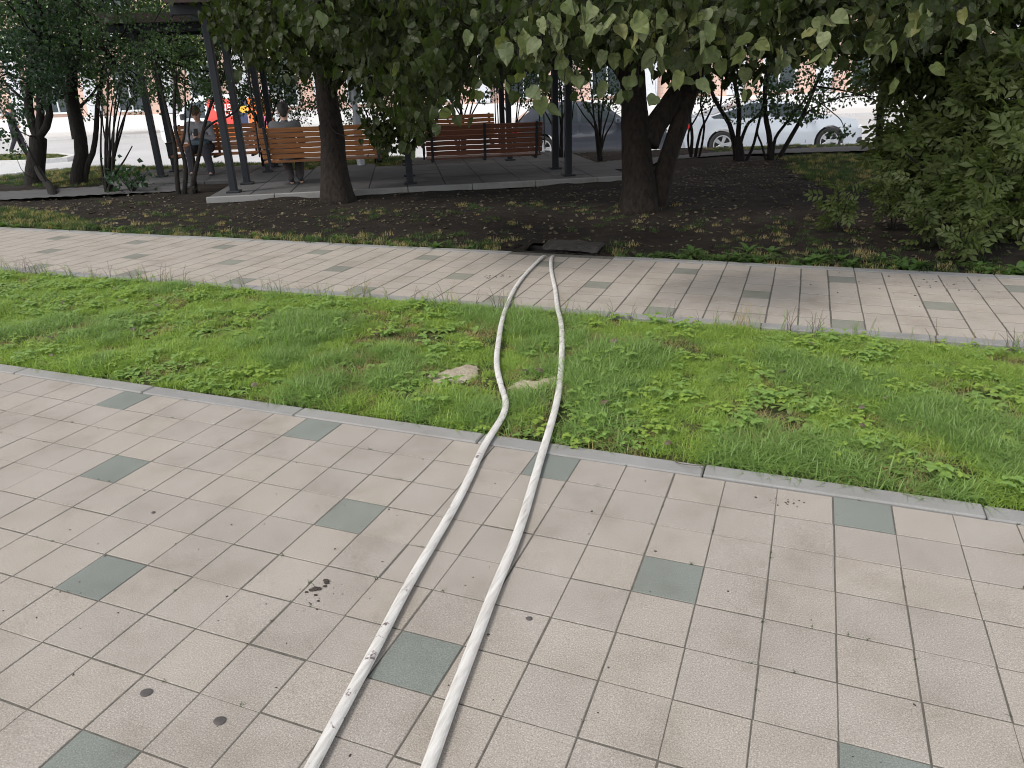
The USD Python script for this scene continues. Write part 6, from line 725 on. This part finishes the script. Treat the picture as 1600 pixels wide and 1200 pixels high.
def hose(pts, label, kink=None, rad_=.0192):
    q = []
    for p in pts:
        z = p[2] if len(p) > 2 else (.0155 + (.030 * float(sm(.05, .35, p[1]) * sm(2.12, 1.85, p[1]))))
        q.append((p[0], p[1], z))
    n = 240; c = spline(q, n); from scipy.ndimage import gaussian_filter1d
    k0 = np.sqrt(np.clip(np.minimum(np.arange(n), n - 1 - np.arange(n)) / 8.0, 0, 1))[:, None]; c0 = c; c = c * (1 - k0) + gaussian_filter1d(c, 4.2, axis=0, mode='nearest') * k0
    if kink: kw = np.exp(-((np.linspace(0, 1, n) - np.mean(kink)) / .035) ** 2)[:, None]; c = c * (1 - kw) + gaussian_filter1d(c0, .9, axis=0, mode='nearest') * kw
    m = tube(c, .0148, rad_ * .92, 16, n, flat=.66)
    v = np.array(m.vertices); ring = v[:-2].reshape(n, 16, 3); rg = np.random.default_rng(len(pts))
    w = 1 + .02 * (meshkit.noise(np.c_[np.linspace(0, 30, n), np.zeros(n), np.zeros(n)], 3) - .5)
    creases = [(.20, .07)] + ([(x, .10) for x in kink] if kink else [])
    s = np.linspace(0, 1, n)
    for a, d in creases + [(x, .035) for x in rg.uniform(.1, .7, 3)]: w = w * (1 - d * np.exp(-((s - a) / .004) ** 2))
    ring[:] = c[:, None] + (ring - c[:, None]) * w[:, None, None]; v[:-2] = ring.reshape(-1, 3); m.vertices = v
    return tag(top('fire_hose', m, 'hose_stained' if kink else 'hose', smooth=True), label, 'hose')
hose(H1, 'left white canvas hose, kinked at the lawn edge and speckled with dark stains', kink=[.52, .535])
hose(H2, 'right white canvas hose, cleaner and smoothly curved', rad_=.0208)
ld = thing('pit_lid', 'dark tilted slab lid lying over the dug hole at the far pavement edge', 'lid', (-2.25, 4.03, .045), .10)
lm_ = trimesh.creation.box(extents=[.50, .32, .045]).subdivide_to_size(.03); lm_.vertices += (meshkit.noise(lm_.vertices * 23, 5)[:, None] - .5) * np.array([.03, .03, .014]) * (1 + (abs(lm_.vertices[:, :1]) > .2)); rot(lm_, -.05, [1, 0, 0]); rot(lm_, .05, [0, 1, 0]); part('slab', lm_, 'lid', ld); part('lifting_ring', rot(tube([(.05 * math.cos(a), .05 * math.sin(a), 0) for a in np.linspace(0, 6.1, 12)], .006, .006, 6, 24), -.06, [1, 0, 0]).apply_translation([.05, .02, .036]), 'lid', ld)
def spot(x, y, r, label, cat_='stain', mat_='gum', grp=None, sx=1.0):
    a = np.linspace(0, 6.283, 22, endpoint=False); rr = r * (1 + .06 * np.sin(2 * a + x * 50) + .03 * np.cos(3 * a + y * 70)); v = np.c_[x + sx * rr * np.cos(a), y + rr * np.sin(a), np.full(22, .0022)]; v2 = v * 1; v2[:, :2] = (x, y) + (v[:, :2] - (x, y)) * .7; v2[:, 2] = .0042
    V = np.vstack([v, v2, [[x, y, .0046]]]); f = []
    for k in range(22): j = (k + 1) % 22; f += [[k, j, 22 + j], [k, 22 + j, 22 + k], [22 + k, 22 + j, 44]]
    tag(top('gum_spot', trimesh.Trimesh(V, f, process=False), mat_, smooth=True), label, cat_, grp)
spot(-1.74, -1.65, .0155, 'round dark gum spot on the paving, left of its twin near the bottom', 'gum spot'); spot(-1.48, -1.66, .0155, 'round dark gum spot on the paving, right of its twin near the bottom', 'gum spot'); spot(-.86, -1.03, .0095, 'small dark gum spot right of the right hand hose', 'gum spot'); spot(-2.45, -.93, .008, 'tiny dark gum spot on the left part of the near pavement', 'gum spot')
rc = np.random.default_rng(15); cr = []
for x, y, r in [(-1.555, -1.075, .010), (-1.548, -1.083, .009), (-1.543, -1.10, .007), (-1.556, -1.118, .010), (-1.565, -1.125, .012), (-1.575, -1.132, .008), (-1.583, -1.145, .006), (-1.545, -1.148, .006), (-1.52, -1.17, .005), (-1.535, -1.19, .004), (-1.5, -1.205, .004)] + [(-1.55 + rc.normal(0, .04), -1.15 + rc.normal(0, .05), rc.uniform(.001, .0025)) for _ in range(26)]:
    s = trimesh.creation.icosphere(1, r); s.vertices *= (1 + .2 * rc.normal(size=(len(s.vertices), 1))) * (1.0, .7, .4); s.apply_translation([x, y, r * .3]); cr.append(s)
tag(top('dirt_crumbs', cat(cr), 'dirt'), 'dark crumbs of dirt on a tile left of the left hose', 'dirt', kind='stuff')
cr = []
for x0, y0, n, sd2 in ((.9, 3.45, 40, .25), (-2.6, 2.9, 30, .08), (-.2, -.1, 18, .05), (-1.0, -1.2, 60, .9), (-2.5, -1.0, 50, .8), (.3, 3.2, 20, .5)):
    for _ in range(n):
        r = rc.uniform(.001, .0035) * (1.8 if y0 > 2 else 1); s = trimesh.creation.icosphere(0, r); s.vertices *= (rc.uniform(.7, 2.2), rc.uniform(.7, 1.5), .5); rot(s, rc.uniform(0, 3), [0, 0, 1]); s.apply_translation([x0 + rc.normal(0, sd2), y0 + rc.normal(0, sd2 * .6), r * .4]); cr.append(s)
tag(top('paving_grit', cat(cr), 'dirt'), 'bits of dirt and grit scattered over the pavements', 'grit', kind='stuff')
cl = []
for _ in range(70):
    a, b = rc.uniform(-2.95, -1.9), 3.86 + abs(rc.normal(0, .10)); r = rc.uniform(.006, .028)
    if -2.72 < a < -2.08 and 3.88 < b < 4.11: continue
    q_ = trimesh.creation.icosphere(1, r); q_.vertices *= (1 + .25 * rc.normal(size=(len(q_.vertices), 1))) * (1.2, 1, .6); q_.apply_translation([a, b, float(soil_z(np.array(a), np.array(b))) + r * .2]); cl.append(q_)
tag(top('soil_clods', cat(cl), 'soil'), 'clods of dug soil round the hole at the pavement edge', 'soil', kind='stuff')
mo = []
for _ in range(130):
    i_, j_ = rc.integers(-26, 6), rc.integers(0, 10); a, b = (S * i_ + rc.normal(0, .001), -S * j_ - rc.uniform(0, S)) if rc.uniform() < .5 else (S * i_ + rc.uniform(0, S), -S * j_ + rc.normal(0, .001)); bl = blades(int(rc.integers(3, 8)), .006, rc.uniform(.005, .014), .002, rc, 1.2); bl.apply_translation([a, b, -.001]); mo.append(bl)
tag(top('joint_moss', cat(mo), 'park_grass'), 'specks of moss and tiny grass in the joints of the near pavement', 'moss', kind='stuff')
tw_ = thing('dry_twig', 'thin dry twig lying on the near kerb by the lawn', 'twig', (-.56, .06, .008)); part('stem', cat([tube([(-.07, .05, 0), (-.02, -.01, .012), (.05, .0, .01), (.09, .05, .004)], .002, .0012, 5, 10), tube([(.05, .0, .01), (.07, -.03, .004)], .0014, .001, 5, 5)]), 'twig', tw_)

# ------------------------------------------------------------------ people
def bones(segs, refine=.03, smooth_it=6):
    out = None
    for a, ra, b, rb in segs:
        s1 = m3d.Manifold.sphere(ra, 20).translate(list(map(float, a))); s2 = m3d.Manifold.sphere(rb, 20).translate(list(map(float, b))); h = m3d.Manifold.batch_hull([s1, s2]); out = h if out is None else out + h
    mm = out.refine_to_length(refine).to_mesh(); t = trimesh.Trimesh(mm.vert_properties[:, :3], mm.tri_verts, process=True)
    trimesh.smoothing.filter_taubin(t, iterations=smooth_it); return t
def head(c, look, r=.1):
    """Skull, jaw, nose and ears as bones; look is the unit facing direction."""
    c = np.array(c, float); f = np.array(look, float); f /= np.linalg.norm(f); s = np.cross(f, [0, 0, 1.0]); s /= np.linalg.norm(s); u = np.cross(s, f)
    return [(c + u * .025 - f * .015, .092, c + u * .03 + f * .012, .088), (c + u * .02 + f * .01, .080, c - u * .075 + f * .042, .052), (c + f * .088 + u * .02, .012, c + f * .112 - u * .022, .017), (c + s * .085, .018, c + s * .09 - u * .03, .014), (c - s * .085, .018, c - s * .09 - u * .03, .014), (c - u * .045 + f * .08, .018, c - u * .05 + f * .085, .018)], (f, s, u)
def hand(w, d, n, L=.18, curl=.6, side=1):
    """Palm and five curled fingers from the wrist w along d; n points out of the back of the hand."""
    w, d, n = (np.array(x, float) for x in (w, d, n)); d /= np.linalg.norm(d); s = np.cross(d, n); s /= np.linalg.norm(s); n = np.cross(s, d); o = [(w, .026, w + d * .04, .028)]
    for k, q in enumerate((-.03, -.01, .011, .03)):
        b = w + d * .085 + s * q; o.append((w + d * .03 + s * q * .6, .017, b, .012)); l = (.062, .075, .07, .052)[k]; m = b + (d * math.cos(curl) - n * math.sin(curl)) * l * .5; o += [(b, .0105, m, .0095), (m, .0095, m + (d * math.cos(1.9 * curl) - n * math.sin(1.9 * curl)) * l * .5, .0075)]
    b = w + d * .03 - s * side * .03; m = b + (d * .6 - s * side * .8) * .04; o += [(w + d * .02, .018, b, .014), (b, .013, m, .011), (m, .011, m + d * .035, .008)]
    return o
def face_parts(t, c, fr):
    f, s, u = fr; c = np.array(c)
    for q in (-1, 1): e = trimesh.creation.icosphere(2, .013); e.apply_translation(c + f * .083 + s * q * .033 + u * .018); part('eye', e, 'eye', t); b = tube([c + f * .093 + s * q * .02 + u * .042, c + f * .088 + s * q * .05 + u * .04], .006, .004, 6, 4); part('eyebrow', b, 'hair_brown', t)
    part('mouth', tube([c + f * .097 - s * .022 - u * .052, c + f * .104 - u * .05, c + f * .097 + s * .022 - u * .052], .006, .004, 6, 8), 'lips', t)
def cap_hair(c, fr, mat_, t, r=.1, name='hair', back=.0):
    f, s, u = fr; c = np.array(c); segs = [(c + u * .045 - f * .03, .094, c + u * .052 + f * .02, .086), (c + u * .03 - f * .045, .088, c - u * .03 - f * .06, .066), (c + u * .07 + f * .05, .05, c + u * .07 - f * .05, .06)]
    if back: segs.append((c - f * .07, .075, c - f * .07 - u * back, .055))
    part(name, bones(segs, .025, 4), mat_, t, smooth=True)
def shoe(t, heel, toe, m, sole='shoe_white'):
    heel, toe = np.array(heel), np.array(toe); part('shoe', bones([(heel, .04, toe, .034), (heel + (0, 0, .05), .042, (heel + toe) / 2 + (0, 0, .02), .04)], .03, 4), m, t, smooth=True)
    d = toe - heel; L_ = np.linalg.norm(d[:2]) + .08; c = (heel + toe) / 2; part('sole', bevel_box([c[0], c[1], min(heel[2], toe[2]) - .032], [L_, .085, .025], .01, math.atan2(d[1], d[0])), sole, t)
def sitting(label, u, v, zs, toward, pose):
    """Seated figure. Local frame: +y is where it faces."""
    ang = UA + (math.pi if toward else 0); t = thing('person', label, 'person', uv(u, v, 0), ang); return t
# person on the left bench, looking down at a phone
p1 = sitting('person in grey sweater and dark trousers looking down at a phone on the left bench', -1.16, 3.28, .4, True, 0); z0 = .42
hip = [(-.10, -.02, z0 + .12), (.10, -.02, z0 + .12)]; kn = [(-.14, .42, z0 + .09), (.16, .40, z0 + .09)]; an = [(-.17, .40, .10), (.20, .28, .11)]; ch = (0, -.02, z0 + .44); nk = (0, .04, z0 + .60); hd = (0, .10, z0 + .735)
sh = [(-.175, -.01, z0 + .525), (.175, -.01, z0 + .525)]; el = [(-.235, .10, z0 + .28), (.235, .10, z0 + .28)]; wr = [(-.065, .26, z0 + .33), (.075, .26, z0 + .32)]
hs, fr1 = head(hd, (0, .86, -.5)); arms = []
for k in (0, 1): arms += [(sh[k], .05, el[k], .042), (el[k], .040, wr[k], .028)]
legs = []
for k in (0, 1): legs += [(hip[k], .085, kn[k], .062), (kn[k], .060, an[k], .040), (an[k], .036, tuple(np.array(an[k]) + (0, .13, -.04)), .03)]
torso = [(hip[0], .10, hip[1], .10), ((0, -.02, z0 + .14), .12, ch, .115), (ch, .12, sh[0], .06), (ch, .12, sh[1], .06), (nk, .05, hd, .055), ((0, 0, z0 + .5), .08, nk, .052)]
hands = hand(wr[0], (.55, .5, .35), (-.4, .6, .5), side=-1) + hand(wr[1], (-.55, .5, .35), (.4, .6, .5), side=1)
part('body', bones(hs + arms + legs + torso + hands, .022, 4), 'skin', p1, smooth=True)
part('sweater', bones([((0, -.02, z0 + .10), .145, ch, .14), (ch, .14, sh[0], .078), (ch, .14, sh[1], .078), (sh[0], .07, el[0], .060), (el[0], .058, wr[0], .042), (sh[1], .07, el[1], .060), (el[1], .058, wr[1], .042), ((0, 0, z0 + .5), .09, (0, .025, z0 + .56), .07)], .03, 5), 'sweater_grey', p1, smooth=True)
part('trousers', bones([(hip[0], .12, hip[1], .12), (hip[0], .105, kn[0], .085), (kn[0], .084, an[0], .066), (hip[1], .105, kn[1], .085), (kn[1], .084, an[1], .066)], .03, 5), 'trousers_dark', p1, smooth=True)
cap_hair(hd, fr1, 'hair_brown', p1); face_parts(p1, hd, fr1); f_, s_, u_ = fr1; part('beard', bones([(np.array(hd) - u_ * .085 + f_ * .05, .042, np.array(hd) - u_ * .05 + f_ * .02 + s_ * .055, .02), (np.array(hd) - u_ * .085 + f_ * .05, .042, np.array(hd) - u_ * .05 + f_ * .02 - s_ * .055, .02)], .02, 3), 'hair_brown', p1, smooth=True)
for k in (0, 1): shoe(p1, np.array(an[k]) + (0, -.03, -.035), np.array(an[k]) + (0, .15, -.045), 'shoe_dark')
c_, s2_ = math.cos(UA + math.pi), math.sin(UA + math.pi)
def w1(p): o = uv(-1.16, 3.28, 0); return (o[0] + c_ * p[0] - s2_ * p[1], o[1] + s2_ * p[0] + c_ * p[1], p[2])
ph = thing('phone', 'black phone held by the person on the left bench', 'phone', w1((.0, .345, z0 + .41)), UA + math.pi); part('case', rot(bevel_box([0, 0, 0], [.075, .010, .155], .004), .6, [1, 0, 0]), 'phone_black', ph); part('screen', rot(boxm([0, -.0062, 0], [.068, .002, .145]), .6, [1, 0, 0]), 'window_glass', ph)
bg = thing('lap_bag', 'dark teal bag lying on the lap of the person with the phone', 'bag', w1((0, .20, z0 + .22)), UA + math.pi); part('pouch', bones([((-.12, 0, .01), .06, (.12, 0, .01), .06), ((-.1, .06, 0), .05, (.1, .06, 0), .05)], .03, 4), 'bag_teal', bg, smooth=True); part('flap', bones([((-.11, .03, .05), .025, (.11, .03, .05), .025)], .03, 3), 'bag_teal', bg, smooth=True)
# person seen from behind on the middle bench
p2 = sitting('person with dark hair seen from behind on the bench behind the slim tree', .80, .74, .43, False, 0); z0 = .45
hip = [(-.10, -.02, z0 + .10), (.10, -.02, z0 + .10)]; kn = [(-.12, .38, z0 + .06), (.12, .38, z0 + .04)]; an = [(-.03, .02, .17), (.12, .06, .18)]; ch = (0, -.05, z0 + .42); nk = (0, .0, z0 + .60); hd = (0, .04, z0 + .75)
sh = [(-.18, -.03, z0 + .53), (.18, -.03, z0 + .53)]; el = [(-.24, .05, z0 + .28), (.24, .05, z0 + .28)]; wr = [(-.13, .26, z0 + .20), (.13, .26, z0 + .20)]; hs, fr2 = head(hd, (0, .97, -.25)); arms, legs = [], []
for k in (0, 1):
    arms += [(sh[k], .052, el[k], .044), (el[k], .04, wr[k], .028)]; legs += [(hip[k], .09, kn[k], .065), (kn[k], .062, an[k], .042), (an[k], .036, tuple(np.array(an[k]) + (.01, .04, -.11)), .03)]
torso = [(hip[0], .10, hip[1], .10), ((0, -.02, z0 + .12), .125, ch, .125), (ch, .12, sh[0], .06), (ch, .12, sh[1], .06), (nk, .055, hd, .058), ((0, 0, z0 + .5), .08, nk, .055)]
part('body', bones(hs + arms + legs + torso + hand(wr[0], (.1, .9, -.2), (0, .2, 1), side=-1) + hand(wr[1], (-.1, .9, -.2), (0, .2, 1)), .022, 4), 'skin', p2, smooth=True)
part('shirt', bones([((0, -.02, z0 + .08), .15, ch, .145), (ch, .145, sh[0], .08), (ch, .145, sh[1], .08), (sh[0], .072, el[0], .06), (sh[1], .072, el[1], .06), ((0, 0, z0 + .5), .09, (0, .0, z0 + .57), .07)], .03, 5), 'shirt_grey', p2, smooth=True)
part('trousers', bones([(hip[0], .125, hip[1], .125), (hip[0], .11, kn[0], .088), (kn[0], .086, an[0], .068), (hip[1], .11, kn[1], .088), (kn[1], .086, an[1], .068)], .03, 5), 'trousers_brown', p2, smooth=True); cap_hair(hd, fr2, 'hair_dark', p2, back=.06); face_parts(p2, hd, fr2)
for k in (0, 1): shoe(p2, np.array(an[k]) + (0, -.02, -.04), np.array(an[k]) + (.02, .09, -.115), 'shoe_dark', 'shoe_dark')
# walker across the street corner
p3 = thing('person', 'pedestrian in a dark jacket and orange cap walking past the leftmost tree', 'person', (-28.0, 17.6, ROAD + .13), math.radians(-62)); hip = [(-.09, 0, .92), (.09, 0, .92)]; kn = [(-.09, .12, .50), (.09, -.05, .49)]; an = [(-.09, .16, .10), (.09, -.26, .14)]; ch = (0, .0, 1.28); nk = (0, .02, 1.47); hd = (0, .05, 1.62); sh = [(-.18, 0, 1.41), (.18, 0, 1.41)]; el = [(-.25, -.08, 1.14), (.25, .04, 1.14)]; wr = [(-.24, -.02, .90), (.23, .24, 1.02)]; hs, fr3 = head(hd, (0, 1, -.1)); arms, legs = [], []
for k in (0, 1):
    arms += [(sh[k], .052, el[k], .044), (el[k], .04, wr[k], .028)]; legs += [(hip[k], .09, kn[k], .062), (kn[k], .06, an[k], .04), (an[k], .036, tuple(np.array(an[k]) + (0, .13, -.05)), .03)]
torso = [(hip[0], .10, hip[1], .10), ((0, 0, .95), .125, ch, .125), (ch, .12, sh[0], .06), (ch, .12, sh[1], .06), (nk, .055, hd, .058), ((0, 0, 1.38), .08, nk, .055)]
part('body', bones(hs + arms + legs + torso + hand(wr[0], (0, .1, -1), (-1, 0, 0), side=-1) + hand(wr[1], (0, .6, -.5), (1, 0, 0)), .022, 4), 'skin', p3, smooth=True)
part('jacket', bones([((0, 0, .98), .155, ch, .145), (ch, .145, sh[0], .08), (ch, .145, sh[1], .08), (sh[0], .072, el[0], .062), (el[0], .06, wr[0], .045), (sh[1], .072, el[1], .062), (el[1], .06, wr[1], .045)], .03, 5), 'jacket_navy', p3, smooth=True); part('scarf', bones([((-.05, .06, 1.44), .05, (.05, .06, 1.42), .05), ((0, .10, 1.40), .05, (.02, .13, 1.24), .035)], .03, 4), 'top_violet', p3, smooth=True)
part('trousers', bones([(hip[0], .12, hip[1], .12), (hip[0], .105, kn[0], .08), (kn[0], .078, an[0], .06), (hip[1], .105, kn[1], .08), (kn[1], .078, an[1], .06)], .03, 5), 'trousers_dark', p3, smooth=True); cap_hair(hd, fr3, 'cap_orange', p3, name='cap'); face_parts(p3, hd, fr3)
for k in (0, 1): shoe(p3, np.array(an[k]) + (0, -.03, -.04), np.array(an[k]) + (0, .15, -.055), 'shoe_dark')
